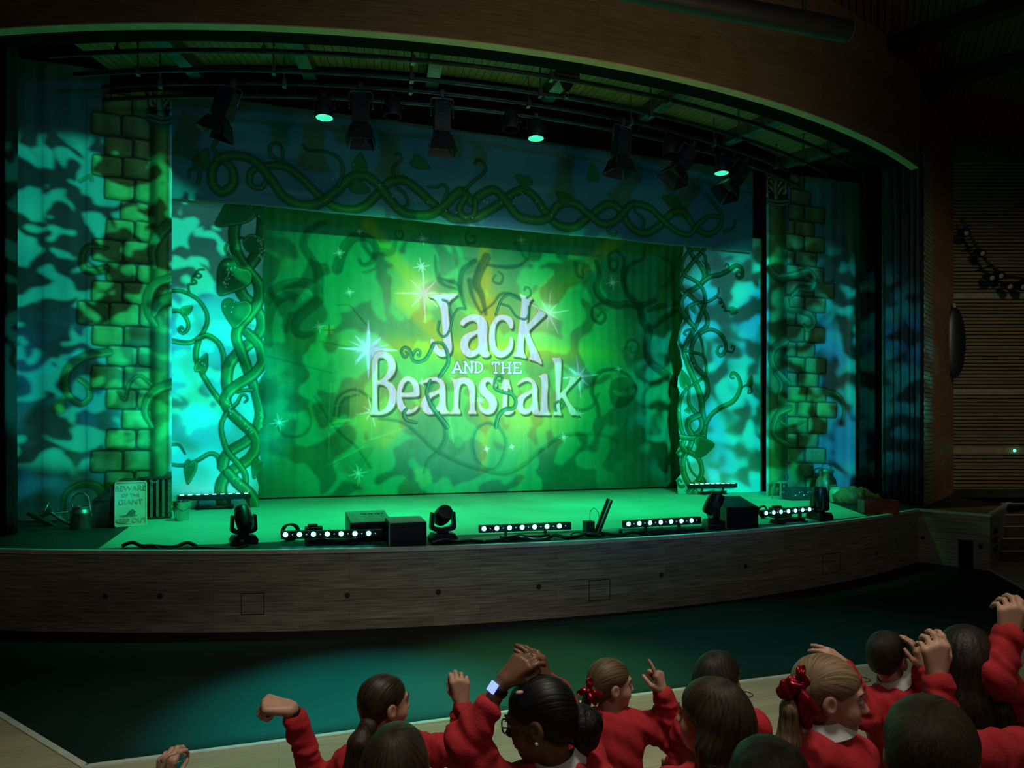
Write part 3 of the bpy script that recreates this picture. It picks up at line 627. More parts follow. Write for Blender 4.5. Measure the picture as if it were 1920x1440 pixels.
def letter(outer, holes):
    O = crom(zt(outer), 5, True); H = [crom(zt(h), 5, True) for h in holes]
    allp = np.concatenate([O] + H); m = .14
    w = C.win(allp[:, 0].min() - m, allp[:, 0].max() + m, allp[:, 1].min() - m, allp[:, 1].max() + m)
    def sdf(dx, dz):
        D = None
        for k, P in enumerate([O] + H):
            P = P + np.array([dx, dz]); X, Z = C.X[w], C.Z[w]; d = np.full(X.shape, 9.); ins = np.zeros(X.shape, bool)
            a = P; b = np.roll(P, -1, 0)
            for (ax, az), (bx, bz) in zip(a, b):
                ex, ez = bx - ax, bz - az; L2 = ex * ex + ez * ez
                if L2 < 1e-10: continue
                t = np.clip(((X - ax) * ex + (Z - az) * ez) / L2, 0, 1); d = np.minimum(d, np.hypot(X - ax - t * ex, Z - az - t * ez))
                if ez != 0: ins ^= ((az > Z) != (bz > Z)) & (X < ex * (Z - az) / ez + ax)
            d = np.where(ins, -d, d); D = d if k == 0 else np.maximum(D, -d)
        return D
    e = C.px
    cov = lambda D: np.clip(.5 - D / (2 * e), 0, 1)
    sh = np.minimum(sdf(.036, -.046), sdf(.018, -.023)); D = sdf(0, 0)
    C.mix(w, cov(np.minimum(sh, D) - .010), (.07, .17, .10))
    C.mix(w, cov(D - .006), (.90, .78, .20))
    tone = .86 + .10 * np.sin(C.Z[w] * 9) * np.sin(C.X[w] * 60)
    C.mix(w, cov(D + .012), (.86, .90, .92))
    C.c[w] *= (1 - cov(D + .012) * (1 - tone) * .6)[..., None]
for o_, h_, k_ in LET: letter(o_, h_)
def small(strokes, w=10):
    for l in strokes: C.vine(zt(l), .030, (.03, .12, .06), n=1, soft=.8, shade=0)
    for l in strokes: C.vine(zt(l), .0185, (.92, .94, .90), n=1, soft=.7, shade=0)
small([[(838,712),(870,635),(902,712)],[(852,690),(890,690)],[(830,714),(848,714)],[(892,714),(914,714)],
 [(930,714),(930,634)],[(930,634),(978,714)],[(978,714),(978,634)],[(920,634),(932,634)],[(920,716),(940,716)],[(970,634),(988,634)],
 [(1008,636),(1008,712)],[(1000,636),(1030,636),(1052,656),(1058,676),(1048,702),(1028,714),(1000,714)],
 [(1158,640),(1158,716)],[(1132,654),(1132,638),(1184,638),(1184,654)],[(1146,716),(1170,716)],
 [(1212,638),(1212,718)],[(1262,638),(1262,718)],[(1212,678),(1262,678)],[(1204,638),(1220,638)],[(1204,718),(1220,718)],[(1254,638),(1272,638)],[(1254,718),(1272,718)],
 [(1298,640),(1298,718)],[(1290,640),(1342,640),(1342,654)],[(1298,678),(1328,678)],[(1290,718),(1346,718),(1346,702)]])
# tendrils woven through the letters
TG = (.05, .34, .14)
def tend(l, w=.02, col=TG): C.vine(zt(l), w, col, hl=(.16, .60, .2), edge=(.02, .15, .07), alpha=.9, soft=.8)
tend([(760,170),(800,190),(820,260),(830,330),(800,420),(760,445),(725,400),(735,330)], .016); tend([(930,240),(880,235),(840,290),(820,370)], .014)
tend([(690,500),(660,570),(620,620),(560,635),(530,600),(560,545),(590,555),(585,590),(570,580)], [.03, .022, .012]); tend([(530,600),(510,540),(470,525),(450,560),(475,600),(500,580),(485,560)], [.022, .012])
tend([(700,490),(760,500),(795,570),(800,640),(760,710),(735,745)], [.014, .04, .03]); tend([(670,770),(640,850),(660,930),(700,1000),(760,1080),(790,1120)], [.02, .035, .05])
tend([(1200,200),(1260,220),(1310,290),(1370,315),(1400,290),(1405,220)], .014); tend([(1390,155),(1420,130),(1415,90),(1385,75),(1375,95)], .012); tend([(1340,170),(1260,130),(1200,170),(1160,280)], .018)
tend([(1150,770),(1150,830),(1210,860),(1280,880),(1308,930),(1290,980),(1230,990),(1180,1040),(1160,1120)], [.016, .03, .035, .04]); tend([(1150,790),(1170,740),(1205,745),(1200,780),(1180,775)], [.02, .012])
tend([(490,985),(470,1020),(490,1070),(560,1090)], [.02, .035, .02]); tend([(1610,1000),(1605,950),(1640,930),(1670,950),(1660,985)], [.02, .014])
fold = .018 * np.sin(C.X * 9 + 1.2 * np.sin(C.X * 2.3)) * (.6 + .4 * np.sin(C.Z * .8)) + .008 * np.sin(C.X * 31 + np.sin(C.Z * 1.5)) + .03 * np.exp(-((C.Z - SZ) / .12) ** 2) * np.sin(C.X * 5)
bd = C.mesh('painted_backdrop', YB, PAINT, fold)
tag(bd, 'large green painted cloth lettered with the show title, hanging at the back of the stage', 'backdrop')

# ---- painted flats with the twisted beanstalk
YL = 12.5
SKY = (.42, .86, .84); SKYD = (.26, .62, .72)
VG, VH, VE = (.035, .27, .10), (.10, .52, .16), (.008, .05, .03)
def sky(C, s1, s2, base=SKY, dark=SKYD, k=1.0):
    n = np.clip(C.noise(2.6, s1, 4.6) * 1.3 + .5, 0, 1)[..., None].astype(np.float32) * .55 * k
    C.c = C.c * (1 - n) + np.asarray(dark, np.float32) * n
def glitter(C, pts, n, rad, seed, bright=(.95, 1, .95)):
    r = np.random.RandomState(seed); P = crom(pts, 12)
    for k in range(n * 2 // 3):
        x, z = P[r.randint(len(P))] + r.normal(0, rad, 2); C.vine([(x, z - .005), (x, z + .005)], .0052, bright, n=1, soft=.7, shade=0)
def heart(c, ux, uz, L, W):           # leaf outline: stalk end c, direction (ux, uz)
    P = [(0, 0), (-.12, .30), (.05, .52), (.35, .50), (.70, .28), (1.0, 0), (.70, -.28), (.35, -.50), (.05, -.52), (-.12, -.30)]
    return crom([(c[0] + a * L * ux - b * W * uz, c[1] + a * L * uz + b * W * ux) for a, b in P], 6, True)
def leaf_paint(C, P, col=VG, hl=VH):
    C.fill(P, VE, 1, 1, .014); C.fill(P, col); c = P.mean(0); C.fill((P - c) * .8 + c + np.array([.0, -.02]), tuple(k * .75 for k in col), .7, 3)
    C.vine(P[:len(P) // 2:2] * .94 + c * .06, .008, hl, n=1, soft=.9, shade=0)
zA = on_y(325, 372, 12.2).z
def flat_canvas(u0, u1):
    x0 = on_y(u0, 700, YL).x; x1 = on_y(u1, 700, YL).x
    c = Canvas(np.arange(x0, x1 + .006, .0095), np.arange(SZ + .004, 6.15, .0095), SKY); return c
C = flat_canvas(300, 496); sky(C, 31, 5)
def ql(l, dy=0): return plane_pts([(320 + u * .20833, 370 + dy + v * .20833) for u, v in l], YL)
KW = .0090 * .208 * 5
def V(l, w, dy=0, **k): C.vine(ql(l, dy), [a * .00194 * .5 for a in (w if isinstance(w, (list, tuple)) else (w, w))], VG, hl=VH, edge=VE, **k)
B2 = 280
V([(20, 842), (110, 850), (230, 910), (310, 1010), (330, 1110), (290, 1220), (220, 1290), (120, 1310), (-40, 1280)], [20, 24, 34])
V([(20, 1025), (90, 1030), (150, 1110), (155, 1180), (110, 1225), (75, 1195), (95, 1165), (112, 1182)], [26, 20, 10])
V([(165, 855), (160, 790), (205, 780), (230, 770), (210, 740), (190, 760), (205, 710), (250, 725), (275, 705), (245, 685), (220, 700), (250, 655), (300, 650)], [10, 7, 6])
V([(250, 1290), (228, 1390), (235, 1480), (290, 1600), (370, 1730), (460, 1850)], [38, 30, 40])
V([(250, 1270), (330, 1245), (420, 1300), (470, 1400), (478, 1520), (480, 1660)], [34, 34, 30])
V([(-30, 890), (20, 882), (80, 890), (130, 965)], [20, 14, 4], 280 * .0 + B2 * 1.0 if False else B2)
V([(-30, 1050), (60, 1068), (150, 1062), (250, 1020), (350, 965), (420, 985), (445, 1060), (475, 1130)], [18, 22, 30, 34], B2)
leaf_paint(C, heart(ql([(122, 1030)])[0], .75, .55, .16, .13)); leaf_paint(C, heart(ql([(262, 215)], B2)[0], .35, .9, .30, .17)); leaf_paint(C, heart(ql([(185, 1045)], B2)[0], -.15, -1., .34, .16))
# the main rope, back strands first
V([(820, 60), (830, 250), (800, 440), (740, 570), (640, 690), (610, 770), (650, 880), (740, 970), (815, 1080), (815, 1190), (740, 1290), (620, 1390), (530, 1500), (505, 1640), (520, 1750)], [96, 84, 84])
V([(580, 560), (520, 520), (490, 460), (530, 400), (620, 365), (680, 380)], [14, 12, 10])
V([(700, 90), (600, 200), (572, 300), (575, 400), (605, 520), (690, 650), (780, 760), (800, 860), (780, 960), (700, 1070), (620, 1160), (592, 1260), (640, 1400), (690, 1540), (745, 1690), (780, 1800), (805, 1950), (770, 2090), (690, 2190), (560, 2270), (490, 2340), (470, 2420)], [84, 84, 78, 84])
V([(690, 1220), (790, 1320), (825, 1440), (820, 1500), (740, 1600), (600, 1690), (510, 1770), (495, 1850), (545, 1940), (650, 2040), (745, 2130), (775, 2230), (720, 2340), (600, 2430), (490, 2520), (450, 2620), (470, 2760)], [76, 80, 84, 90])
V([(500, 1940), (455, 2050), (470, 2170), (515, 2290), (610, 2400), (670, 2500), (670, 2610)], [26, 34, 44, 40])
V([(520, 2480), (600, 2570), (690, 2650), (750, 2740), (770, 2840)], [70, 92, 100])
V([(600, 1755), (660, 1740), (730, 1735)], [16, 26]); V([(540, 1900), (600, 1850), (630, 1790), (670, 1780), (690, 1820), (665, 1845)], [26, 14, 8])
leaf_paint(C, heart(ql([(615, 640)])[0], -.55, -.83, .55, .50)); leaf_paint(C, heart(ql([(600, 950)])[0], -.1, -1., .42, .42)); leaf_paint(C, heart(ql([(690, 70)])[0], -.78, -.62, .62, .42)); leaf_paint(C, heart(ql([(815, 70)])[0], .1, -1., .3, .22))
leaf_paint(C, crom([(ql([(745, 420)])[0][0] + .155 * math.cos(t), ql([(745, 420)])[0][1] + .15 * math.sin(t)) for t in np.linspace(0, 6.28, 14)[:-1]], 4, True)); C.fill(ql([(800, 430), (825, 430), (838, 550), (790, 500)]), VG)
leaf_paint(C, heart(ql([(800, 1030)], B2)[0], -.3, -.95, .30, .18))
for l, n_ in (([(545, 620), (515, 690), (505, 780)], 40), ([(780, 370), (815, 430), (830, 540)], 40), ([(520, 1040), (560, 960)], 8), ([(500, 1790), (530, 1900), (640, 2000), (740, 2110)], 30), ([(820, 1950), (800, 2060)], 12), ([(280, 430), (290, 540)], 0), ([(590, 2540), (690, 2680)], 8), ([(835, 190), (832, 290)], 8), ([(265, 1500), (290, 1480)], 6)):
    if n_: glitter(C, ql(l), n_, .03, n_)
# cut edge follows the rope on the stage side
edge = ql([(880, -200), (880, 60), (842, 120), (838, 300), (845, 480), (835, 560), (826, 620), (826, 760), (845, 850), (840, 960), (850, 1080), (850, 1190), (830, 1300), (858, 1440), (852, 1560), (800, 1650), (780, 1720), (800, 1800), (838, 1950), (830, 2060), (795, 2130), (800, 2260), (806, 2350), (830, 2370), (815, 2450), (770, 2500), (775, 2540), (795, 2600), (785, 2680), (795, 2740), (800, 2870)])
ez = np.array([p[1] for p in edge])[::-1]; ex = np.array([p[0] for p in edge])[::-1]
xc = (C.xs[:-1] + C.xs[1:]) / 2; zc = (C.zs[:-1] + C.zs[1:]) / 2
mask = xc[None, :] < np.interp(zc, ez, ex)[:, None]
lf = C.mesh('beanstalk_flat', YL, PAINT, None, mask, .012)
tag(lf, 'painted flat of a thick twisted beanstalk on turquoise sky, left of the title cloth', 'scenery flat', 'cut-out beanstalk flats')
# right-hand flat
C = flat_canvas(1262, 1428); sky(C, 77, 6)
def qr(l): return plane_pts([(1260 + u / 6, 450 + v / 6) for u, v in l], YL)
def V(l, w, lower=False, **k):
    if lower: l = [(a, b + 1440) for a, b in l]
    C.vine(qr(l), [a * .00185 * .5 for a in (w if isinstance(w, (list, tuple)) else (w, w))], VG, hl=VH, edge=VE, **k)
V([(150, 0), (220, 170), (310, 280), (362, 400), (320, 500), (180, 585)], [40, 44, 50])
V([(390, 40), (340, 130), (265, 210), (140, 370), (95, 470), (110, 545), (220, 640), (330, 760), (392, 870), (385, 970), (300, 1050), (232, 1150), (214, 1280), (270, 1430), (360, 1530), (397, 1640), (392, 1740), (340, 1810)], [34, 40, 46, 46, 52])
V([(200, 112), (300, 112), (368, 180), (378, 280), (410, 420)], [30, 26, 22]); V([(200, 112), (135, 200), (112, 300), (128, 390), (220, 440), (300, 495), (355, 580), (372, 700), (330, 820), (270, 960), (185, 1110), (132, 1240), (160, 1360), (215, 1500), (270, 1620), (320, 1770), (335, 1880), (345, 1980), (365, 2060), (345, 2220)], [28, 32, 44, 60, 76])
V([(350, 240), (400, 300), (410, 400)], [16, 40, 30])
V([(340, 480), (430, 415), (540, 390), (640, 340), (720, 290), (785, 325), (792, 400), (748, 430), (720, 385), (748, 350), (772, 380)], [40, 44, 34, 22, 10]); V([(630, 340), (635, 290), (610, 270), (600, 295)], [12, 8])
V([(290, 700), (400, 695), (480, 650), (520, 600), (520, 550)], [22, 24, 10]); V([(500, 645), (550, 665), (560, 700), (540, 715), (530, 695), (570, 705), (585, 745), (565, 760), (565, 740), (600, 770), (590, 795), (650, 798)], [10, 8, 7])
leaf_paint(C, heart(qr([(660, 795)])[0], 1., .0, .20, .14)); leaf_paint(C, heart(qr([(225, 740)])[0], .4, -.9, .17, .12))
V([(300, 700), (190, 745), (165, 830), (205, 920), (260, 1000)], [22, 34, 40]); V([(170, 590), (105, 690), (140, 850), (240, 970)], [30, 50, 48]); V([(165, 890), (95, 1010), (75, 1130), (130, 1240)], [18, 22, 20])
V([(235, 1010), (170, 1015), (130, 1050), (155, 1070)], [16, 10])
V([(310, 1060), (420, 1008), (515, 1040), (590, 1130), (602, 1230), (550, 1300), (505, 1260), (530, 1200), (560, 1195)], [26, 36, 34, 14]); V([(620, 1250), (675, 1265), (700, 1210), (670, 1190), (665, 1215)], [9, 7])
V([(310, 1070), (345, 1200), (348, 1290)], [18, 20]); V([(130, 1240), (250, 1270), (345, 1300), (380, 1400), (375, 1520), (280, 1600), (180, 1660)], [20, 24, 22, 16])
L = dict(lower=True)
V([(190, 230), (188, 400), (260, 500), (330, 600), (312, 700), (230, 752)], [22, 40, 50, 30], **L); V([(180, 215), (105, 320), (75, 480), (92, 650), (140, 780)], [20, 40, 46], **L)
V([(300, 530), (190, 590), (180, 680), (225, 770), (200, 880), (145, 970), (120, 1080), (150, 1240), (260, 1400)], [60, 64, 56, 66], **L); V([(90, 770), (230, 790), (360, 770)], [50, 50], **L)
V([(200, 950), (290, 1010), (332, 1130), (310, 1240), (190, 1390)], [50, 46, 60], **L); V([(170, 1030), (210, 1150), (280, 1230)], [14, 12], **L); V([(130, 830), (110, 870), (150, 930)], [60, 60], **L)
V([(380, 630), (440, 530), (540, 450), (680, 380), (750, 280), (768, 180), (735, 85), (680, 55), (660, 100), (690, 115)], [40, 44, 40, 26, 12], **L); V([(775, 230), (830, 195), (885, 215), (895, 270), (855, 285), (860, 250)], [8, 7], **L)
leaf_paint(C, heart(qr([(870, 1630)])[0], .3, .95, .20, .11)); leaf_paint(C, heart(qr([(280, 2330)])[0], .95, .1, .42, .40)); leaf_paint(C, heart(qr([(160, 1630)])[0], -.4, .9, .34, .22)); leaf_paint(C, heart(qr([(205, 1910)])[0], -.9, -.15, .14, .12))
V([(130, 1330), (90, 1335), (55, 1290), (80, 1250), (105, 1280)], [26, 18, 10], **L); V([(260, 1300), (320, 1310), (360, 1290), (345, 1250)], [60, 50, 40], **L); V([(60, 960), (90, 1000), (130, 960), (90, 930), (60, 960)], [14, 14], **L)
for l, n_ in (([(330, 220), (350, 240)], 4), ([(670, 790), (760, 800)], 14), ([(205, 1300), (245, 1420)], 10), ([(900, 1530), (910, 1600)], 8), ([(75, 1890), (75, 2000)], 5), ([(700, 1490), (660, 1550)], 4)): glitter(C, qr(l), n_, .015, n_)
edge = qr([(130, -200), (130, 140), (100, 250), (95, 380), (80, 480), (95, 560), (120, 620), (85, 700), (90, 800), (130, 880), (85, 1010), (60, 1150), (100, 1290), (120, 1420), (70, 1540), (60, 1640), (90, 1720), (75, 1800), (55, 1950), (75, 2130), (90, 2230), (80, 2330), (45, 2400), (85, 2450), (90, 2560), (100, 2640), (45, 2700), (60, 2780), (70, 2900)])
ez = np.array([p[1] for p in edge])[::-1]; ex = np.array([p[0] for p in edge])[::-1]
xc = (C.xs[:-1] + C.xs[1:]) / 2; zc = (C.zs[:-1] + C.zs[1:]) / 2
mask = xc[None, :] > np.interp(zc, ez, ex)[:, None]
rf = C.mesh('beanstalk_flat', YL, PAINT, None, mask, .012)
tag(rf, 'painted flat of slender twining stems on turquoise sky, right of the title cloth', 'scenery flat', 'cut-out beanstalk flats')

# ---- painted border with the horizontal vine
YO = 12.2
x0, x1 = -2.2, on_y(1412, 400, YO).x
C = Canvas(np.arange(x0, x1, .013), np.arange(zA, 7.42, .013), (.085, .24, .30))
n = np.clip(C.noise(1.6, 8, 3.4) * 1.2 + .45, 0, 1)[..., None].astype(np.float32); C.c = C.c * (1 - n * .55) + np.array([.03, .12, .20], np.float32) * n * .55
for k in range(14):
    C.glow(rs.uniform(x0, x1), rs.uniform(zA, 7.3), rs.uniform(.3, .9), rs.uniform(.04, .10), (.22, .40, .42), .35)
def q6(l): return plane_pts(l, YO, 320, 230, .30208)
def q7b(l): return plane_pts(l, YO, 860, 280, .30208)
VGb, VHb, VEb = (.04, .17, .05), (.07, .26, .07), (.010, .06, .04)
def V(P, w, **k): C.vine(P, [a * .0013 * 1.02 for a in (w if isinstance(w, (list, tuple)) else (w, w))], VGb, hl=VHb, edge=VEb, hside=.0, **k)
join = lambda a, b: q6(a) + q7b(b)
V(q6([(320, 215), (262, 290), (262, 380), (320, 430), (390, 380), (380, 290), (320, 230)]), [44, 52, 40])
V(join([(590, 370), (560, 410), (500, 390), (495, 320), (560, 275), (700, 270), (800, 330), (900, 430), (1000, 510), (1100, 540), (1200, 520), (1290, 440), (1360, 370), (1450, 360), (1540, 420), (1640, 510), (1750, 590)],
       [(0, 430), (110, 420), (240, 350), (330, 280), (410, 250), (480, 300), (540, 390), (620, 470), (720, 480), (820, 410), (930, 340), (1010, 380), (1060, 470), (1150, 520), (1240, 480), (1320, 400), (1390, 390), (1450, 470), (1540, 530), (1620, 480), (1625, 390), (1540, 280)]), [20, 44, 50, 56, 56, 56, 56, 50, 20])
V(join([(300, 225), (400, 205), (520, 240), (620, 350), (700, 460), (800, 510), (920, 500), (1020, 430), (1110, 350), (1200, 330), (1290, 390), (1360, 480), (1450, 560), (1600, 570), (1700, 510), (1800, 430)],
       [(80, 330), (130, 290), (215, 255), (285, 315), (365, 415), (470, 440), (560, 425), (620, 345), (720, 340), (800, 400), (880, 460), (960, 455), (1020, 400), (1080, 340), (1180, 360), (1260, 430), (1340, 500), (1430, 530), (1480, 470), (1560, 415), (1640, 430)]), [50, 56, 58, 58, 54, 46, 24])
V(q7b([(40, 300), (5, 370), (40, 420), (95, 400), (100, 320)]), [36, 44, 30])
for l in ([(300, 205), (265, 160), (290, 110), (350, 80), (340, 30), (300, 35), (290, 60)], [(690, 240), (625, 200), (615, 150), (650, 122), (690, 150), (700, 230), (760, 270)], [(1040, 390), (1068, 300), (1040, 220), (960, 180), (860, 170), (820, 140)],
          [(1385, 330), (1380, 280), (1430, 230), (1420, 190), (1395, 200)], [(1400, 400), (1450, 440), (1475, 500), (1440, 525)], [(170, 370), (180, 320), (150, 285), (115, 300), (115, 335)], [(1700, 470), (1720, 420), (1690, 385), (1650, 400), (1600, 395)]): V(q6(l), [16, 12, 7])
for l in ([(30, 260), (90, 200), (160, 140), (160, 90), (120, 65), (100, 90)], [(1380, 380), (1360, 330), (1320, 320), (1290, 320)], [(1150, 480), (1150, 430), (1100, 380), (1090, 310)], [(1650, 510), (1700, 490), (1720, 440)], [(940, 480), (920, 510), (960, 535), (985, 515)]): V(q7b(l), [18, 12, 8])
for c, a in ((q6([(1170, 300)])[0], 1.5), (q6([(1130, 385)])[0], -.3), (q6([(1510, 230)])[0], -.4), (q6([(180, 270)])[0], 1.2), (q7b([(440, 220)])[0], 2.6), (q7b([(680, 330)])[0], 2.5), (q7b([(830, 190)])[0], 1.6), (q7b([(1340, 330)])[0], 2.9)):
    P = heart(c, math.cos(a), math.sin(a), .30, .22); C.fill(P, VEb, 1, 1, .012); C.fill(P, VGb)
glitter(C, q6([(1000, 500), (1060, 240), (1470, 500), (1560, 470), (1840, 580)]), 16, .05, 3, (.6, .8, .7)); glitter(C, q7b([(80, 400), (150, 300), (300, 360), (410, 290), (500, 350), (580, 440)]), 22, .06, 4, (.6, .8, .7))
C.vine([(x0, zA + .012), (x1, zA + .012)], .012, (.16, .32, .34), n=1, shade=0)
fold = .02 * np.sin(C.X * 3.1 + np.sin(C.Z * 3)) + .012 * np.sin(C.X * 1.3 + C.Z * 5)
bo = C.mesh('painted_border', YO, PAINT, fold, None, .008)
mb = MB(); w_ = x1 - x0; mb.cyl((-w_ / 2, .0, 7.42 - zA), (w_ / 2, .0, 7.42 - zA), .03, n=10); mb.build('top_batten', M['pipe'], bo)
for k in range(5): mb = MB(); xx = -w_ / 2 + w_ * (k + .5) / 5; mb.cyl((xx, 0, 7.42 - zA), (xx, 0, 8.595 - zA), .012, n=6); mb.build('suspension_line', M['pipe'], bo)
tag(bo, 'dark blue painted header cloth with a wavy vine across the top of the set', 'border cloth')

# ---- painted wing cloths with the ruined wall
def wing(name, label, Y, u0, u1, ztop, bricks, colx, mirror, vines, leafs, seams, seed, lean=None):
    x0 = on_y(u0, 700, Y).x; x1 = on_y(u1, 700, Y).x
    C = Canvas(np.arange(x0, x1, .0105), np.arange(SZ + .006, ztop, .0105), (.16, .40, .44)); sky(C, seed, 2, dark=(.07, .24, .34), k=1.2)
    T = lambda l: plane_pts(l, Y)
    cf = T([(colx[0], 600), (colx[1], 600), (colx[2], 600), (colx[3], 600)]); xa, xb, xc_, xd = [p[0] for p in cf]
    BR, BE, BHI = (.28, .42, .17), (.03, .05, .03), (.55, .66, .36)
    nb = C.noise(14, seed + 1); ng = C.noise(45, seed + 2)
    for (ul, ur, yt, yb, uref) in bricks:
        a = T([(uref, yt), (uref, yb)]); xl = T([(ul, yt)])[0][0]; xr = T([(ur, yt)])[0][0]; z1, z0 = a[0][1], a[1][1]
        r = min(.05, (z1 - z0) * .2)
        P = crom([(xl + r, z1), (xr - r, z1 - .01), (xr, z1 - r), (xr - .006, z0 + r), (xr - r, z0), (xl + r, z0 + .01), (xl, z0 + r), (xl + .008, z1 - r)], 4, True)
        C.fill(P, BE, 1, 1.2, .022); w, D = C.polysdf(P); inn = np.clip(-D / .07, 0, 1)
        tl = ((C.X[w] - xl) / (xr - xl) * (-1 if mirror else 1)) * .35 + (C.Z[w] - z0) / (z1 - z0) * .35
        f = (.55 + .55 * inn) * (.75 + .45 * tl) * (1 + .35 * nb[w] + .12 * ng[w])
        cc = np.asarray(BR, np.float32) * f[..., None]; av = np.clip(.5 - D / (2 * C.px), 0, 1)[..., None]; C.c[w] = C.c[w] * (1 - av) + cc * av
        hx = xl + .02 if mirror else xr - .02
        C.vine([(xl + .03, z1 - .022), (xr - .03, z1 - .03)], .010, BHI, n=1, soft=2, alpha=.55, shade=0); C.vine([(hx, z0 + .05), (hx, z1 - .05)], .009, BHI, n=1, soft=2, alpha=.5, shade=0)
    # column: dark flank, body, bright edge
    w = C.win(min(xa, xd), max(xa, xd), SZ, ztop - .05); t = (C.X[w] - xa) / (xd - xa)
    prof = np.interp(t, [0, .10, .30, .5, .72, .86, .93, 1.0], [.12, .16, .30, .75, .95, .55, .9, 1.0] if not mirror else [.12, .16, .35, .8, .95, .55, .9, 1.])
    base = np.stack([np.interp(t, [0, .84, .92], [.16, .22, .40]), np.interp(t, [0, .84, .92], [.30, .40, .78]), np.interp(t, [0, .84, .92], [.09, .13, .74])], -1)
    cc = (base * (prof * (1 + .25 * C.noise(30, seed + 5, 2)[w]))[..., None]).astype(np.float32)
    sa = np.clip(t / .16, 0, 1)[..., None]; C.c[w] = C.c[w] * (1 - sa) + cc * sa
    # carved capital
    cz1 = T([(colx[1], colx[4])])[0][1]; cz0 = T([(colx[1], colx[5])])[0][1]; W = xd - xa; xm = xa + W * .55
    C.fill([(xa + W * .02, cz0), (xa + W * .90, cz0), (xa + W * .98, cz1), (xa, cz1)], (.035, .04, .022))
    rr = np.random.RandomState(seed)
    CP = (.50, .46, .30)
    for s_ in (-1, 1):
        for k in range(3):
            zz = cz0 + (cz1 - cz0) * (.12 + .3 * k); C.vine([(xm + s_ * W * .05, zz), (xm + s_ * W * .22, zz + .14), (xm + s_ * W * .40, zz + .20), (xm + s_ * W * .42, zz + .08), (xm + s_ * W * .30, zz + .06)], [.018, .028, .012], CP, hl=(.5, .46, .32), edge=(.02, .02, .012), soft=1)
    C.vine([(xm, cz0), (xm - .02, (cz0 + cz1) / 2), (xm + .01, cz1 - .05)], [.05, .03, .045], CP, hl=(.5, .46, .32), edge=(.02, .02, .012))
    for zz in (cz1 - .02, cz0 - .02, cz0 - .09): C.vine([(xa + W * .05, zz), (xm, zz - .03), (xa + W * .95, zz)], .022, (.28, .26, .17), hl=(.45, .42, .3), edge=(.03, .03, .02))
    for l, wd, al in vines: C.vine(T(l), [k * .0105 * .36 for k in wd], (.09, .27, .10), hl=(.20, .46, .19), edge=(.02, .08, .04), alpha=al, soft=1.2)
    for (u, v, a, L_) in leafs: P = heart(T([(u, v)])[0], math.cos(a), math.sin(a), L_, L_ * .7); C.fill(P, (.02, .10, .05), .7, 1.5, .012); C.fill(P, (.22, .40, .12), .8, 1.5)
    for u in seams:
        xx = T([(u, 600)])[0][0]; C.vine([(xx, SZ), (xx, ztop)], .008, (.03, .12, .16), n=1, alpha=.6, soft=1.5, shade=0)
    fold = .012 * np.sin(C.X * 7 + .5 * np.sin(C.Z)) + .006 * np.sin(C.X * 23)
    if lean is not None: fold = fold + lean(C)
    o = C.mesh(name, Y, PAINT, fold, None, .008); tag(o, label, 'painted wing', 'painted wing cloths'); return o
rows = [(225, None, 138, 180), (195, 248, 174, 216), (172, 228, 210, 250), (197, 250, 256, 292), (174, 230, 290, 328), (197, 253, 332, 372), (227, 280, 378, 416), (200, 253, 411, 448), (174, 231, 448, 488), (200, 257, 493, 527), (173, 230, 527, 567), (146, 205, 565, 608),
        (174, 232, 610, 647), (202, 258, 649, 685), (172, 232, 686, 728), (200, 257, 730, 766), (230, None, 769, 805), (200, 256, 806, 843), (171, 231, 846, 886), (198, 252, 885, 925)]
bk = []
for (l, s_, t, b) in rows:
    if s_ is None: bk.append((l, 289, t, b, l))
    else: bk += [(l, s_ - 2, t, b, l), (s_ + 2, 290 if l != 146 else 260, t, b, l)]
    if l == 146: bk.append((264, 290, t, b, l))
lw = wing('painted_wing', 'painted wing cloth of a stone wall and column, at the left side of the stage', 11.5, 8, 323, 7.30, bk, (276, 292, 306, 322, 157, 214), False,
     [([(318, 420), (300, 438), (285, 470), (290, 500)], [22, 18, 8], .9), ([(322, 520), (290, 535), (278, 560), (280, 590), (292, 610)], [16, 20, 8], .8), ([(322, 560), (300, 568), (288, 590)], [26, 22, 8], .9),
      ([(200, 465), (165, 462), (153, 490), (165, 508), (195, 505)], [6, 10, 16], .9), ([(202, 660), (160, 668), (130, 690), (122, 715), (128, 740), (150, 757), (168, 745), (165, 725), (150, 712)], [16, 14, 10, 8], .8),
      ([(322, 720), (295, 730), (276, 750), (272, 775), (285, 800)], [20, 14, 6], .9), ([(222, 735), (235, 750), (243, 720), (262, 705), (282, 720)], [4, 5, 5], .8), ([(160, 565), (190, 580), (203, 605)], [4, 16, 4], .5), ([(322, 900), (312, 930), (318, 960)], [30, 24], .9),
      ([(118, 960), (125, 925), (155, 908), (185, 915), (205, 945)], [6, 12, 20], .7), ([(150, 340), (168, 330), (172, 338)], [4, 4], .7)], [(108, 770, 1.2, .22)], [80, 162], 41)
R_ = [(1480, None, 1508, 330, 358), (1482, None, 1519, 360, 386), (1478, 1509, 1546, 387, 415), (1477, 1490, 1527, 415, 442), (1473, 1508, 1545, 443, 471), (1475, 1490, 1531, 471, 498), (1474, 1508, 1544, 500, 527), (1474, 1527, 1563, 530, 557), (1474, 1509, 1547, 557, 584), (1474, 1492, 1530, 585, 612),
      (1474, 1509, 1546, 613, 641), (1474, 1493, 1528, 642, 671), (1475, 1510, 1548, 671, 699), (1475, 1495, 1534, 700, 727), (1475, 1513, 1548, 726, 754), (1475, 1494, 1568, 755, 782), (1475, 1515, 1549, 783, 812), (1475, 1496, 1533, 813, 840), (1475, 1510, 1547, 841, 868), (1475, 1488, 1524, 869, 895), (1475, 1511, 1534, 896, 922)]
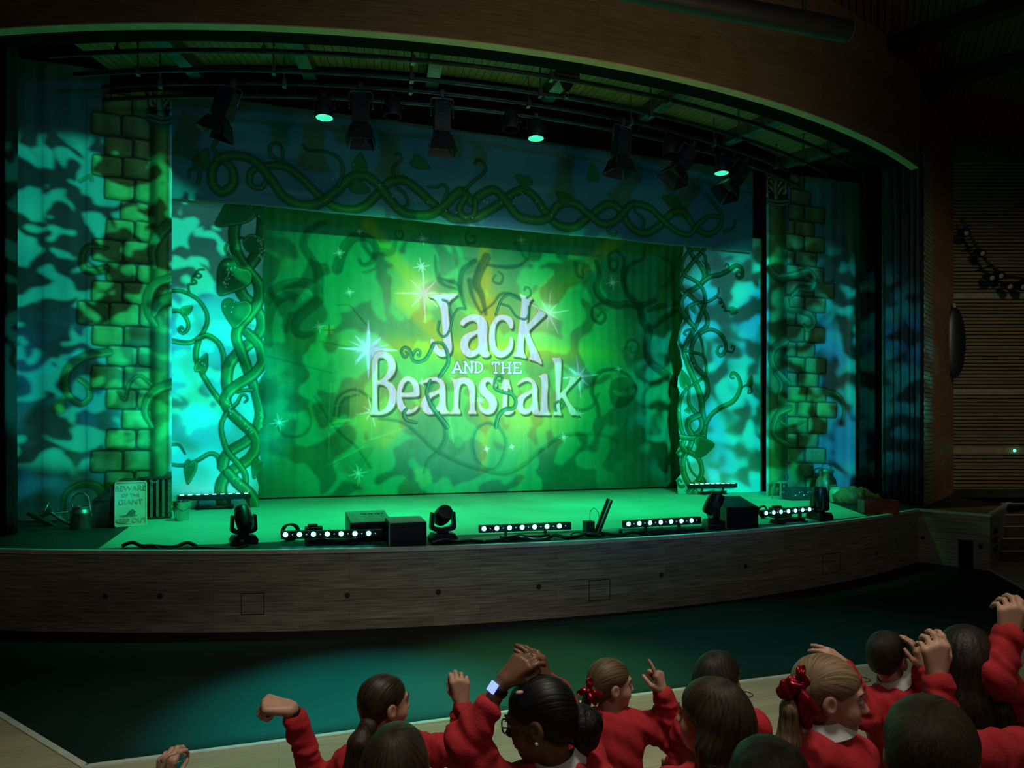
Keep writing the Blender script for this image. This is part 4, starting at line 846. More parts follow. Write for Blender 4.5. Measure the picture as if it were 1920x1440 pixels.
bk = []
for (l, s_, r, t, b) in R_:
    if s_ is None: bk.append((l, r, t, b, r))
    elif (l, s_, r) == (1475, 1494, 1568): bk += [(l, 1492, t, b, 1530), (1496, 1529, t, b, 1530), (1532, 1568, t, b, 1530)]
    else: bk += [(l, s_ - 1.5, t, b, s_), (s_ + 1.5, r, t, b, s_)]
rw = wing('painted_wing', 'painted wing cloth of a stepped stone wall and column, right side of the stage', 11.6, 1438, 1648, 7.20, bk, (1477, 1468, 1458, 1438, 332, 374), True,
     [([(1444, 505), (1460, 520), (1490, 517), (1515, 510), (1528, 525), (1520, 542), (1500, 540), (1490, 548), (1484, 555)], [20, 20, 16, 8], .95), ([(1474, 562), (1478, 580), (1500, 583), (1522, 592), (1527, 608), (1515, 618), (1508, 610)], [16, 16, 8], .95),
      ([(1470, 640), (1450, 655), (1448, 680), (1465, 705), (1478, 718)], [26, 16, 14], .9), ([(1452, 700), (1465, 720), (1460, 745), (1462, 770)], [6, 8, 6], .8), ([(1480, 765), (1460, 775), (1450, 800), (1455, 820), (1480, 835)], [16, 16, 12], .9), ([(1464, 790), (1480, 800), (1510, 790)], [5, 5], .7),
      ([(1550, 736), (1570, 742), (1583, 765), (1578, 795)], [18, 16, 8], .8), ([(1528, 525), (1550, 532), (1562, 525)], [5, 4], .8)], [(1495, 905, 1.9, .5)], [], 53, None)

# ------------------------------------------------------------------ things on and over the stage
fc = [(-1.83, 8.60), (2.3, 8.34), (4.0, 8.28), (6.6, 8.02), (8.30, 8.36), (9.39, 10.4), (9.9, 13.9), (-2.3, 13.9), (-1.86, 10.35)]
mb = MB(); mb.prism(fc, SZ, SZ + .004)
tag(mb.build('floor_cloth', mat('floor_cloth', (.42, .56, .44), .55, spec=.3, noise=.12, nscale=1.2)), 'pale green floor cloth covering the middle of the stage', 'floor cloth')

def on_arc(u, v, off):
    d = ray(u, v); R = R0 + off; ox, oy = -AX, -CY; a = d.x ** 2 + d.y ** 2; b = 2 * (ox * d.x + oy * d.y); c = ox ** 2 + oy ** 2 - R ** 2
    t = (-b - math.sqrt(b * b - 4 * a * c)) / (2 * a); return Vector((0, 0, CAMZ)) + d * t

LEDM = mat('led_cyan', (.2, .9, .8), .3, emit=(.10, 1.0, .85), estr=14)
LEDTOP = mat('led_white', (.8, 1, .95), .3, emit=(.45, 1.0, .85), estr=4)
DOT = mat('small_dot', (.5, .6, .6), .3, emit=(.5, .9, .8), estr=.5)
def led_bar(loc, rz, label, h=.14, up=False):
    t = thing('led_batten', label, 'stage light', loc, rz, 'led battens on the stage floor')
    mb = MB(); mb.box((0, 0, h), (1.10, .075, .085)); body = mb.build('housing', M['blackplastic'], t, .006)
    n = 9 if up else 7
    for k in range(n):
        mb = MB()
        if up: mb.box((-.48 + .12 * k, 0, h + .0445), (.055, .05, .006)); mb.build('lens', LEDTOP, t)
        else:
            x = -.50 + .150 * k; mb.cyl((x, -.0372, h + .005), (x, -.048, h + .005), .026, .020, 14); mb.build('lens', LEDM, t)
            m2 = MB(); m2.cyl((x + .075, -.0372, h + .005), (x + .075, -.041, h + .005), .007, n=8); m2.build('status_dot', DOT, t)
    for s in (-1, 1):
        mb = MB(); mb.box((s * .24, 0, h * .5 - .01), (.02, .05, h - .035)); mb.box((s * .24, 0, .012), (.05, .22, .02)); mb.build('foot', M['blackplastic'], t)
    mb = MB(); mb.box((0, .01, .035), (.58, .12, .05)); mb.tube([(-.26, -.07, .05), (-.1, -.08, .075), (.1, -.075, .045), (.27, -.08, .07)], .010, 6); mb.build('cradle', M['blackplastic'], t)
    return t
def front_loc(u, v, back=0.0):
    p = on_z(u, v, SZ); return Vector((p.x, p.y + back, SZ))
def tang(p): return math.atan2(p.x - AX, CY - p.y)
for (u, v, lab, h, bk_) in ((624, 1022, 'black lighting batten at the front edge, with seven cyan lamps before two wedge speakers', .115, .06), (988, 1014, 'black lighting batten at the front edge, middle one, near a leaning black tube', .15, .05),
                       (1246, 1003, 'black lighting batten at the front edge between the leaning tube and the wedge speaker', .15, .05), (1484, 981, 'black lighting batten at the front edge on the right, next to the upright moving head', .16, .06)):
    p = front_loc(u, v, bk_); led_bar(p, tang(p), lab, h)
led_bar(on_z(402, 955, SZ), .04, 'low black batten lit from its top at the foot of the left beanstalk flat', .20, True)
led_bar(on_z(1336, 927, SZ), -.02, 'low black batten lit from its top at the foot of the right beanstalk flat', .17, True)

def moving_head(loc, rz, tilt, label, k=1.0):
    t = thing('moving_head_light', label, 'stage light', loc, rz, 'moving head lights along the stage front'); t.scale = (k, k, k)
    mb = MB(); mb.extrude([(-.14, 0), (.14, 0), (.15, .05), (.115, .105), (-.115, .105), (-.15, .05)], 'y', -.105, .105); b = mb.build('base', M['blackplastic'], t, .006)
    m2 = MB(); m2.box((-.04, -.107, .05), (.035, .006, .03)); m2.build('display', DOT if False else mat('grey_label', (.25, .26, .25), .5), b)
    mb = MB(); mb.cyl((0, 0, .105), (0, 0, .125), .07, n=20); mb.build('swivel', M['blackplastic'], t)
    mb = MB()
    for s in (-1, 1):
        mb.extrude([(s * .150, .17), (s * .140, .335), (s * .122, .345), (s * .108, .33), (s * .112, .20), (s * .085, .175), (0, .160), (0, .122), (s * .10, .125), (s * .14, .145)][::s], 'y', -.045, .045)
    mb.build('yoke', M['blackplastic'], t, .004)
    hd = MB(); hd.lathe([(0, -.15), (.06, -.148), (.088, -.12), (.098, -.04), (.098, .05), (.090, .12), (.080, .145), (.072, .146)], n=24)
    h = hd.build('lamp_head', M['blackplastic'], t); h.location = (0, 0, .30); h.rotation_euler = (tilt, 0, 0)
    ln = MB(); ln.lathe([(0, .138), (.05, .137), (.071, .134)][::-1], n=24); ln.build('lens', mat('dark_lens', (.02, .03, .035), .08, coat=1), h)
    return t
moving_head(front_loc(456, 1022, .10), .25, -.75, 'moving head light with its head tilted over, leftmost on the stage front', .95)
moving_head(front_loc(833, 1018, .08), .05, 1.15, 'moving head light with a round head upright, beside the black speaker box', 1.0)
moving_head(front_loc(1346, 992, .10), 1.25, .5, 'moving head light turned sideways against the right wedge speaker', 1.05)
moving_head(front_loc(1546, 976, .10), 1.5, .05, 'moving head light seen edge on, rightmost on the stage front near the red box', 1.05)

PALEEDGE = mat('pale_strip', (.55, .58, .50), .5)  # paler tone for the speaker edge strips and one box top
GREYTOP = mat('grey_top', (.42, .47, .40), .6, noise=.2)
def wedge(loc, rz, W, prof, label, topmat, writing=False):
    t = thing('wedge_speaker', label, 'speaker', loc, rz, 'speakers on the stage front')
    mb = MB(); mb.extrude(prof, 'x', -W / 2, W / 2); mb.build('cabinet', M['blackplastic'], t, .006)
    a, b = prof[2], prof[3]      # sloping top from a (back) to b (front)
    mb = MB(); e = .002
    q4 = [(-W / 2 + .004, a[0], a[1] + e), (W / 2 - .004, a[0], a[1] + e), (W / 2 - .004, b[0], b[1] + e), (-W / 2 + .004, b[0], b[1] + e)]
    mb.add(q4 + [(x, y, z + .004) for x, y, z in q4], [(3, 2, 1, 0), (4, 5, 6, 7), (0, 1, 5, 4), (1, 2, 6, 5), (2, 3, 7, 6), (3, 0, 4, 7)]); tp = mb.build('top_panel', topmat, t)
    mb = MB(); f0, f1 = prof[4], prof[3]; mb.box((0, f0[0] - .004, (f0[1] + f1[1]) / 2), (W - .03, .006, f1[1] - f0[1] - .03)); mb.build('grille', M['black'], t)
    mb = MB(); mb.box((-W / 2 - .004, f0[0] + .01, (f0[1] + f1[1]) / 2), (.006, .02, f1[1] - f0[1])); mb.build('edge_strip', PALEEDGE, t)
    if writing:
        mb = MB()
        for k in range(7):
            s = .22 + .09 * k; x = -W * .14 + k * W * .085
            y = a[0] + (b[0] - a[0]) * .30; z = a[1] + (b[1] - a[1]) * .30 + .008
            mb.tube([(x, y - .02, z), (x + .015 * (-1) ** k, y, z + .001), (x, y + .02, z)], .004, 5); mb.tube([(x - .012, y + .018 * (-1) ** k, z), (x + .016, y + .018 * (-1) ** k, z)], .004, 5)
        mb.build('stencil_marks', M['black'], t)
    return t
p = on_z(694, 1014, SZ); wedge((p.x, p.y + .12, SZ), .05, .47, [(-.16, 0), (.26, 0), (.26, .27), (-.16, .20), (-.16, 0)][:1] + [(.26, 0), (.26, .31), (-.16, .21), (-.16, 0)][:0] + [(.26, 0), (.26, .30), (-.16, .215), (-.16, .0)][:3] + [(-.16, .001)], 'grey-topped wedge speaker with stencilled marks behind the leftmost front batten', GREYTOP, True)
p = on_z(765, 1022, SZ); wedge((p.x, p.y + .16, SZ), .04, .41, [(-.15, 0), (.15, 0), (.15, .275), (-.15, .245), (-.15, .001)], 'black speaker box with a pale top edge, between the batten and the round moving head', PALEEDGE)
p = on_z(1386, 991, SZ); wedge((p.x + .14, p.y + .26, SZ), -.10, .46, [(-.16, 0), (.34, 0), (.30, .36), (-.16, .26), (-.16, .001)], 'dark wedge speaker with a sloping top, right part of the stage front', M['blackplastic'])

def coil(loc, label, k=1.0):
    t = thing('cable_coil', label, 'cable coil', loc, 0, 'cable coils on the stage front')
    mb = MB()
    for i in range(3):
        c = Vector((-.10 + .012 * i, .02 * i, .10)); mb.tube([c + Vector((.085 * k * math.cos(a), .01 * math.sin(3 * a), .09 * k * math.sin(a))) for a in np.linspace(0, 6.28, 25)[:-1]], .012, 7, True)
    mb.build('loops', M['blackplastic'], t)
    mb = MB(); mb.box((.17, .03, .075), (.20, .14, .15)); mb.box((.16, .03, .165), (.11, .09, .03)); mb.box((.32, .03, .05), (.12, .12, .10)); mb.build('power_box', M['blackplastic'], t, .006)
    return t
p = on_z(560, 1016, SZ); coil((p.x, p.y + .10, SZ), 'coiled cable and black power box behind the leftmost front batten')
p = on_z(1452, 974, SZ); coil((p.x, p.y + .12, SZ + .0), 'coiled cable and black power box behind the rightmost front batten', .9)

# leaning launcher tube with its box, and a spare tube on the floor
p = on_z(1118, 1004, SZ)
t = thing('launcher_tube', 'black tube leaning right on a small black box at the stage front', 'effects launcher', (p.x, p.y, SZ), 0)
mb = MB(); mb.cyl((.02, .02, .03), (.21, .06, .42), .042, n=18); mb.lathe([(.042, 0), (.046, .004), (.046, .03), (.042, .034)], (0, 0, 0), 18, Euler((0, .45, 0))); mb.build('tube', M['blackplastic'], t)
mb = MB(); mb.box((-.10, 0, .09), (.11, .12, .18)); mb.build('firing_box', M['blackplastic'], t, .005)
mb = MB(); mb.tube(crom([(-.08, 0, .18), (-.08, 0, .28), (-.03, 0, .33), (.03, 0, .27), (.04, .01, .2)], 6), .004, 5); mb.tube(crom([(-.15, 0, .03), (-.28, -.02, .05), (-.33, 0, .02), (-.25, -.03, .008)], 6), .006, 5); mb.build('wire', M['blackplastic'], t)
mb = MB(); mb.box((.0, .0, .012), (.16, .14, .024)); mb.build('base_plate', M['blackplastic'], t)
p = on_z(1140, 1002, SZ)
t = thing('spare_tube', 'short pale green tube lying beside the leaning black tube', 'tube', (p.x, p.y, SZ), 0)
mb = MB(); mb.cyl((-.10, .05, .032), (.13, -.03, .032), .030, n=16); mb.build('barrel', mat('pale_tube', (.35, .45, .30), .5), t)
mb = MB(); mb.cyl((.13, -.03, .034), (.17, -.045, .034), .034, n=16); mb.build('end_cap', M['blackplastic'], t)

def cable(label, pts, r=.014):
    mb = MB(); mb.tube(crom(pts, 8), r, 7); return tag(mb.build('cable', M['blackplastic']), label, 'cable', 'cables along the stage front')
def rim(th, off, z): x, y = arcp(th, off); return (x, y, SZ + z)
rr = random.Random(4)
def run(u0, u1, off, n, label, r=.015, hump=.05):
    a, b = thof(on_z(u0, 1020, SZ)), thof(on_z(u1, 1000, SZ)); pts = []
    for k in range(n + 1): pts.append(rim(a + (b - a) * k / n, off + rr.uniform(-.06, .06), r + (hump if k % 3 == 1 and rr.random() < .7 else .001)))
    return cable(label, pts, r)
run(255, 440, -.20, 8, 'black cable lying in humps on the left of the stage front', .020, .035)
run(300, 520, -.12, 10, 'black cable nearest the edge on the left of the stage front', .014, .02)
run(810, 1100, -.22, 14, 'black cable between the round moving head and the leaning tube', .020, .03)
run(1150, 1345, -.24, 12, 'black cable between the leaning tube and the right wedge speaker', .018, .02)
p = on_z(1010, 1004, SZ)
mb = MB(); mb.prism([(2.1, 7.84), (4.3, 7.76), (4.9, 7.93), (4.0, 8.12), (2.3, 8.12), (2.0, 7.98)], SZ + .0005, SZ + .0035)
tag(mb.build('edge_sheen', mat('grey_sheen', (.10, .14, .11), .5, noise=.15)), 'dull grey-green strip of painted sheen along the stage front under the middle battens', 'mat')  # reflections on the black stage edge, coloured into a thin strip

# ---- props on the left
p = on_z(152, 991, SZ); t = thing('watering_can', 'galvanised watering can with a wide rose on its spout, left of the dark chest', 'watering can', (p.x, p.y, SZ), 0)
mb = MB(); mb.lathe([(0, 0), (.125, 0), (.128, .01), (.122, .20), (.125, .205), (.105, .245), (.10, .25), (.10, .29), (.092, .29), (.092, .25), (0, .25)], n=32); mb.build('body', M['galv'], t)
mb = MB(); mb.tube(crom([(-.09, 0, .06), (-.20, -.04, .12), (-.33, -.08, .24)], 6), [.03, .03, .028, .028, .026, .026, .025, .024, .023, .022, .021, .02, .02], 10); mb.build('spout', M['galv'], t)
mb = MB(); mb.lathe([(.02, 0), (.10, .07), (.112, .075), (.112, .082), (0, .088)], (-.31, -.07, .225), 24, Euler((.2, -1.15, 0))); mb.build('rose', M['galv'], t)
mb = MB(); mb.tube(crom([(-.09, 0, .27), (-.10, 0, .38), (-.02, 0, .46), (.07, 0, .42), (.10, 0, .30), (.12, 0, .16)], 8), .010, 8); mb.build('handle', M['galv'], t)
mb = MB(); mb.tube([(-.10, 0, .22), (-.28, -.065, .22)], .008, 6); mb.build('brace', M['galv'], t)
p = on_z(92, 986, SZ); t = thing('wooden_shovel', 'dark shovel lying propped on the stage left of the watering can', 'shovel', (p.x, p.y, SZ), 0)
dkw = mat('dark_wood', (.05, .04, .03), .6, noise=.4, stretch=(1, 1, 8))
mb = MB(); mb.extrude([(-.26, .17), (-.22, .20), (.06, .02), (.10, .0), (.0, .0), (-.05, .02)], 'y', -.05, .05); mb.build('blade', dkw, t, .006)
mb = MB(); mb.tube([(-.20, .02, .13), (-.05, .06, .15), (.10, .08, .175)], .014, 8); mb.build('shaft', dkw, t)
p = on_z(196, 993, SZ); t = thing('wooden_chest', 'dark wooden chest with a sloping boarded lid, behind the pale sign', 'chest', (p.x + .02, p.y + .50, SZ), .12)
mb = MB(); mb.box((0, 0, .17), (.50, .36, .34)); mb.build('body', dkw, t, .006)
mb = MB(); mb.extrude([(-.26, .34), (.26, .34), (.26, .60), (.10, .62), (-.02, .56)], 'y', -.19, .19); ld = mb.build('lid', dkw, t, .006)
mb = MB()
for k in range(5): mb.box((-.20 + .055 * k, -.195, .36 + .045 * k), (.035, .012, .02), (0, -.75, 0))
mb.build('boards', mat('dark_board', (.075, .06, .045), .6, noise=.3), ld)
mb = MB(); mb.box((.235, -.182, .16), (.05, .012, .30)); mb.build('end_batten', mat('mid_wood', (.22, .20, .12), .6, noise=.3), t)
p0 = on_z(245, 988, SZ)
t = thing('sign_board', 'pale sheet metal warning sign with raised lettering leaning on the dark chest', 'sign', (p0.x, p0.y, SZ), .10, None, (math.radians(-9), 0, .16))
W_, H_ = .385, .60
def rrect(w, h, r, n=6):
    P = []
    for cx_, cz_, a0 in ((w / 2 - r, r, -90), (w / 2 - r, h - r, 0), (-w / 2 + r, h - r, 90), (-w / 2 + r, r, 180)):
        for i in range(n + 1): a = math.radians(a0 + 90 * i / n); P.append((cx_ + r * math.cos(a), cz_ + r * math.sin(a)))
    return P
SIGN = mat('pale_enamel', (.74, .95, .80), .35, noise=.10, nscale=6)
mb = MB(); mb.extrude(rrect(W_, H_, .035), 'y', 0, .010); mb.build('plate', SIGN, t)
mb = MB(); P = [Vector((x, -.003, z)) for x, z in rrect(W_ - .02, H_ - .02, .028)]; P = [Vector((q_.x, q_.y, q_.z + .01)) for q_ in P]; mb.tube(P, .006, 6, True); mb.build('raised_rim', SIGN, t)
def text_mesh(body, size, name, m, parent, loc, rot, ext=.003):
    cu = bpy.data.curves.new('lettering', 'FONT'); cu.body = body; cu.size = size; cu.align_x = 'CENTER'; cu.extrude = ext
    o = bpy.data.objects.new('lettering', cu); COL.objects.link(o); dg = bpy.context.evaluated_depsgraph_get()
    me = bpy.data.meshes.new_from_object(o.evaluated_get(dg)); bpy.data.objects.remove(o); me.materials.clear(); me.materials.append(m)
    n = bpy.data.objects.new(name, me); COL.objects.link(n); n.parent = parent; n.location = loc; n.rotation_euler = rot; return n
SIGNL = mat('letter_enamel', (.36, .55, .42), .35)
for body, size, z in (('BEWARE', .095, .48), ('OF THE', .062, .40), ('GIANT', .095, .30), ('KEEP OUT', .082, .06)):
    text_mesh(body, size, 'lettering', SIGNL, t, (0, -.003, z), (math.pi / 2, 0, 0))
mb = MB(); mb.extrude([(-.13, .150), (-.05, .165), (-.02, .21), (.02, .235), (.06, .20), (.05, .165), (.08, .15), (.02, .135), (-.10, .130)], 'y', -.0025, 0); mb.build('dark_stain', mat('stain', (.20, .36, .26), .5, noise=.5), t)
p = on_z(288, 974, SZ); t = thing('slatted_crate', 'dark crate of upright slats standing on end between the sign and the bucket', 'crate', (p.x, p.y + .12, SZ), .08)
mb = MB(); mb.box((0, 0, .585), (.43, .26, .03)); mb.build('top_board', dkw, t, .004); mb = MB(); mb.box((0, 0, .015), (.43, .26, .03)); mb.build('bottom_board', dkw, t, .004)
mb = MB(); mb.box((0, .10, .3), (.40, .012, .55)); mb.build('back_board', dkw, t)
sl = mat('grey_slat', (.26, .27, .22), .6, noise=.35, stretch=(1, 1, 6))
for k in range(6): mb = MB(); mb.box((-.19 + .076 * k, -.11 + (.01 if k % 2 else 0), .30), (.036, .022, .54)); mb.build('slat', sl, t, .004)
mb = MB(); mb.tube(crom([(-.06, -.13, .56), (0, -.14, .53), (.06, -.13, .56)], 5), .006, 6); mb.build('rope_loop', mat('rope', (.4, .4, .3), .8), t)
p = on_z(341, 976, SZ); t = thing('tin_bucket', 'shiny tin bucket at the foot of the left column', 'bucket', (p.x, p.y, SZ), .4)
mb = MB(); mb.lathe([(0, 0), (.088, 0), (.09, .006), (.118, .262), (.126, .268), (.126, .278), (.116, .276), (.086, .02), (0, .016)], n=32); mb.build('pail', M['bright'], t)
mb = MB(); mb.tube(crom([(-.122, 0, .255), (-.10, -.06, .20), (0, -.135, .13), (.10, -.06, .20), (.122, 0, .255)], 6), .005, 6); mb.build('bail', M['bright'], t)
for s in (-1, 1): mb = MB(); mb.box((s * .124, 0, .25), (.012, .03, .04)); mb.build('lug', M['bright'], t)

# ---- props on the right
p = on_z(1467, 936, SZ); t = thing('wooden_stool', 'small three-board wooden stool at the foot of the right column', 'stool', (p.x, p.y, SZ), .15)
stw = mat('stool_wood', (.30, .24, .14), .6, noise=.3)
mb = MB(); mb.box((0, 0, .32), (.33, .24, .035)); mb.build('seat', stw, t, .006)
for sx in (-1, 1):
    for sy in (-1, 1): mb = MB(); mb.cyl((sx * .12, sy * .07, .305), (sx * .155, sy * .10, 0), .020, .018, 8); mb.build('leg', stw, t)
mb = MB(); mb.box((0, -.085, .14), (.26, .02, .03)); mb.box((0, .085, .14), (.26, .02, .03)); mb.build('stretcher', stw, t)
p = on_z(1514, 938, SZ); t = thing('log_trough', 'dark trough with a row of small metal rings between the stool and the churn', 'trough', (p.x, p.y + .1, SZ), -.12)
mb = MB(); mb.extrude([(-.16, 0), (.16, 0), (.18, .20), (.10, .23), (-.10, .23), (-.18, .20)], 'x', -.34, .34); mb.build('body', mat('dark_bark', (.07, .05, .04), .7, noise=.5, nscale=20), t, .01)
for k in range(7):
    mb = MB(); cx_, cz_ = -.26 + .085 * k, .10 + .05 * (k % 2); mb.tube([(cx_ + .03 * math.cos(a), -.185, cz_ + .024 * math.sin(a)) for a in np.linspace(.2, 3.6, 9)], .005, 6); mb.build('ring', M['bright'], t)
p = on_z(1549, 936, SZ); t = thing('milk_churn', 'green metal milk churn with a top handle and scratched lettering, by the right wing', 'milk churn', (p.x, p.y, SZ), .3)
chm = mat('churn_metal', (.22, .26, .20), .4, .6, noise=.4)
mb = MB(); mb.lathe([(0, 0), (.165, 0), (.18, .015), (.18, .30), (.17, .36), (.125, .43), (.118, .47), (.13, .50), (.13, .515), (0, .515)], n=32); mb.build('body', chm, t)
mb = MB(); mb.lathe([(.135, .50), (.14, .52), (.12, .56), (0, .57)], n=28); mb.build('lid', chm, t)
mb = MB(); mb.tube(crom([(-.165, 0, .42), (-.17, 0, .50), (-.125, 0, .64), (0, 0, .665), (.125, 0, .64), (.17, 0, .50), (.165, 0, .42)], 6), .012, 8); mb.build('handle', M['galv'], t)
mb = MB()
for row, z in ((0, .27), (1, .21)):
    for k in range(5 - 2 * row):
        a = -1.57 - .42 + (.21 + .0) * k + .21 * row - .3; c = Vector((.1815 * math.cos(a), .1815 * math.sin(a), z)); tx = Vector((-math.sin(a), math.cos(a), 0))
        mb.tube([c - tx * .012 + Vector((0, 0, -.02)), c + Vector((0, 0, .02)), c + tx * .012 + Vector((0, 0, -.02))], .004, 5)
mb.build('painted_marks', mat('pale_paint', (.6, .7, .6), .5), t)
p = on_z(1566, 941, SZ); t = thing('stoneware_jar', 'cream stoneware jar standing in front of the milk churn', 'jar', (p.x, p.y, SZ), .3)
crm = mat('cream_glaze', (.55, .58, .42), .3, coat=.4)
mb = MB(); mb.lathe([(0, 0), (.088, 0), (.096, .01), (.098, .19), (.088, .215), (.08, .22), (.08, .24), (.088, .245), (.088, .262), (.078, .262), (.07, .22), (0, .05)], n=28); mb.build('body', crm, t)
mb = MB(); mb.tube(crom([(.09, -.03, .13), (.115, -.04, .11), (.09, -.03, .085)], 5), .010, 6); mb.build('lug', M['black'], t)
p = on_z(1652, 969, SZ); t = thing('red_box', 'open red box at the right end of the stage front', 'box', (p.x + .33, p.y + .38, SZ), -.45)
redm = mat('dull_red', (.34, .045, .04), .5, noise=.25)
mb = MB()
for c, d in (((0, -.14, .105), (.50, .012, .21)), ((0, .14, .105), (.50, .012, .21)), ((-.244, 0, .105), (.012, .28, .21)), ((.244, 0, .105), (.012, .28, .21)), ((0, 0, .006), (.48, .27, .012))): mb.box(c, d)
mb.build('sides', redm, t); mb = MB(); mb.box((0, -.02, .05), (.47, .2, .06)); mb.build('contents', M['black'], t)

# ---- lighting pipes (arcs) and what hangs from them
def arc_pipe(off, z, r, label, a=TH0 * .98, b=TH1 * .96, hang=True):
    t = thing('lighting_pipe', label, 'pipe', (0, 0, 0), 0, 'curved lighting pipes over the stage front')
    mb = MB(); mb.tube([(*arcp(th, off), z) for th in thetas(a, b, 60)], r, 10); mb.build('tube', M['pipe'], t)
    for k in range(7):
        th = a + (b - a) * (k + .5) / 7; mb = MB(); x, y = arcp(th, off); mb.cyl((x, y, z), (x, y, 7.06 if off > -2.1 else 8.6), .012, n=6); mb.box((x, y, z), (.05, .08, .10)); mb.build('hanger', M['steel'], t)
    return t
arc_pipe(-.95, 6.60, .030, 'curved dark pipe nearest the front under the boarded stage ceiling')
arc_pipe(-1.36, 6.58, .030, 'curved dark pipe in the middle under the boarded stage ceiling')
tr = arc_pipe(-1.85, 6.66, .026, 'pair of curved pipes that carries the lanterns, rearmost under the stage ceiling')
mb = MB(); mb.tube([(*arcp(th, -1.87), 6.50) for th in thetas(TH0 * .98, TH1 * .96, 60)], .026, 10); mb.build('lower_tube', M['pipe'], tr)
for k in range(24):
    th = TH0 * .96 + (TH1 - TH0) * .96 * k / 23; mb = MB(); mb.cyl((*arcp(th, -1.85), 6.66), (*arcp(th, -1.87), 6.50), .010, n=6); mb.build('rung', M['pipe'], tr)
GL = mat('green_lens', (.1, .9, .5), .3, emit=(.06, 1.0, .48), estr=3.2); DL = mat('dull_lens', (.16, .22, .19), .25, coat=.6)
def par(u, v, lit, label, off=-1.86):
    p = on_arc(u, v, off); t = thing('par_lantern', label, 'stage lantern', p, tang(p), 'round lanterns hung from the curved pipe')
    mb = MB(); mb.lathe([(.112, 0), (.115, .01), (.110, .16), (.085, .24), (.05, .27), (0, .272)], n=24); mb.build('can', M['black'], t)
    mb = MB(); mb.lathe([(0, .012), (.10, .006), (.108, .0)], n=24); mb.build('lens', GL if lit else DL, t)
    zt_ = 6.50 - p.z
    mb = MB(); mb.tube([(-.135, 0, .12), (-.135, 0, min(.33, zt_ - .02)), (0, 0, min(.36, zt_)), (.135, 0, min(.33, zt_ - .02)), (.135, 0, .12)], .010, 6); mb.build('yoke', M['black'], t)
    mb = MB(); mb.box((0, 0, zt_ - .02), (.05, .05, .12)); mb.cyl((0, 0, .30), (0, 0, zt_), .012, n=6); mb.build('clamp', M['steel'], t)
    return p
lit = [par(608, 221, True, 'lit green lantern, leftmost of the three glowing under the curved pipe'), par(1005, 260, True, 'lit green lantern, middle of the three glowing under the curved pipe'), par(1353, 325, True, 'lit green lantern, rightmost of the three glowing under the curved pipe')]
for u, v, l in ((736, 219, 'unlit round lantern with a grey lens between the two left barn-door lanterns'), (958, 243, 'unlit round lantern with a grey lens left of the middle lit lantern'), (1256, 291, 'unlit round lantern with a grey lens left of the rightmost lit lantern')): par(u, v, False, l)
for p, dx in zip(lit, (-.7, 0, .3)):
    spot((p.x, p.y, p.z - .30), (p.x + dx, p.y + 1.0, SZ), 74, 1250, (0.0, .80, .29), 1.0, .1)
def fresnel(u, v0, v1, label, tilt=0.0, roll=0.0):
    top = on_arc(u, v0, -1.84); bot = on_arc(u, v1, -1.84); h = (top - bot).z
    t = thing('barn_door_lantern', label, 'stage lantern', top, 0, 'barn door lanterns hung from the curved pipe', (tilt, roll, tang(top)))
    hb = h * .60
    mb = MB(); mb.box((0, 0, -hb / 2), (.22, .22, hb)); mb.lathe([(.11, -hb + .0), (.125, -hb - .03), (.125, -hb - .05), (.11, -hb - .05)], n=20)
    for k in range(5): mb.box((0, -.112, -hb * .2 - .035 * k), (.16, .01, .012))
    mb.build('body', M['black'], t, .008)
    for k in range(4):
        a = k * math.pi / 2; R = Matrix.Rotation(a, 4, 'Z'); mb = MB()
        q4 = [Vector(v) for v in ((-.12, -.125, -hb - .04), (.12, -.125, -hb - .04), (.165, -.20, -h), (-.165, -.20, -h))]; q4 = [R @ v for v in q4]
        n_ = (q4[1] - q4[0]).cross(q4[2] - q4[0]).normalized() * .006
        mb.add(q4 + [v + n_ for v in q4], [(3, 2, 1, 0), (4, 5, 6, 7), (0, 1, 5, 4), (1, 2, 6, 5), (2, 3, 7, 6), (3, 0, 4, 7)]); mb.build('barn_door', M['black'], t)
    mb = MB(); mb.tube([(-.15, 0, -hb * .45), (-.15, 0, .04), (-.12, 0, .06), (.12, 0, .06), (.15, 0, .04), (.15, 0, -hb * .45)], .012, 6); mb.build('yoke', M['steel'], t)
    zt_ = 6.50 - top.z
    mb = MB(); mb.cyl((0, 0, .05), (0, 0, max(.10, zt_)), .014, n=6); mb.box((0, 0, max(.12, zt_)), (.05, .06, .10)); mb.build('clamp', M['steel'], t)
for u, v0, v1, l, ti, ro in ((432, 172, 258, 'barn-door lantern tilted towards the left wing', .0, .35), (677, 180, 270, 'barn-door lantern, the left of the two near the border centre', 0, 0), (829, 193, 284, 'barn-door lantern, right of the two near the border centre', .1, 0),
                          (1167, 244, 326, 'barn-door lantern hanging straight, right of the middle lit lantern', .05, .05), (1292, 283, 352, 'barn-door lantern tilted left of the rightmost lit lantern', .1, .55), (1392, 312, 385, 'barn-door lantern tilted beside the right wing cloth', .1, .65)):
    fresnel(u, v0, v1, l, ti, ro)
# hoist bracket
p = on_arc(1063, 150, -1.1); t = thing('hoist_bracket', 'small black triangular bracket clamped to the curved pipes', 'bracket', p, tang(p))
mb = MB(); mb.extrude([(-.14, .05), (.14, .05), (.02, -.16), (-.02, -.16)], 'y', -.02, .02); mb.build('plate', M['black'], t)
mb = MB(); mb.tube([(.03 * math.cos(a), 0, -.20 + .04 * math.sin(a)) for a in np.linspace(0, 6.28, 13)[:-1]], .008, 6, True); mb.build('shackle', M['steel'], t)
mb = MB(); mb.cyl((-.16, 0, .06), (.16, 0, .06), .05, n=12); mb.build('clamp', M['pipe'], t)
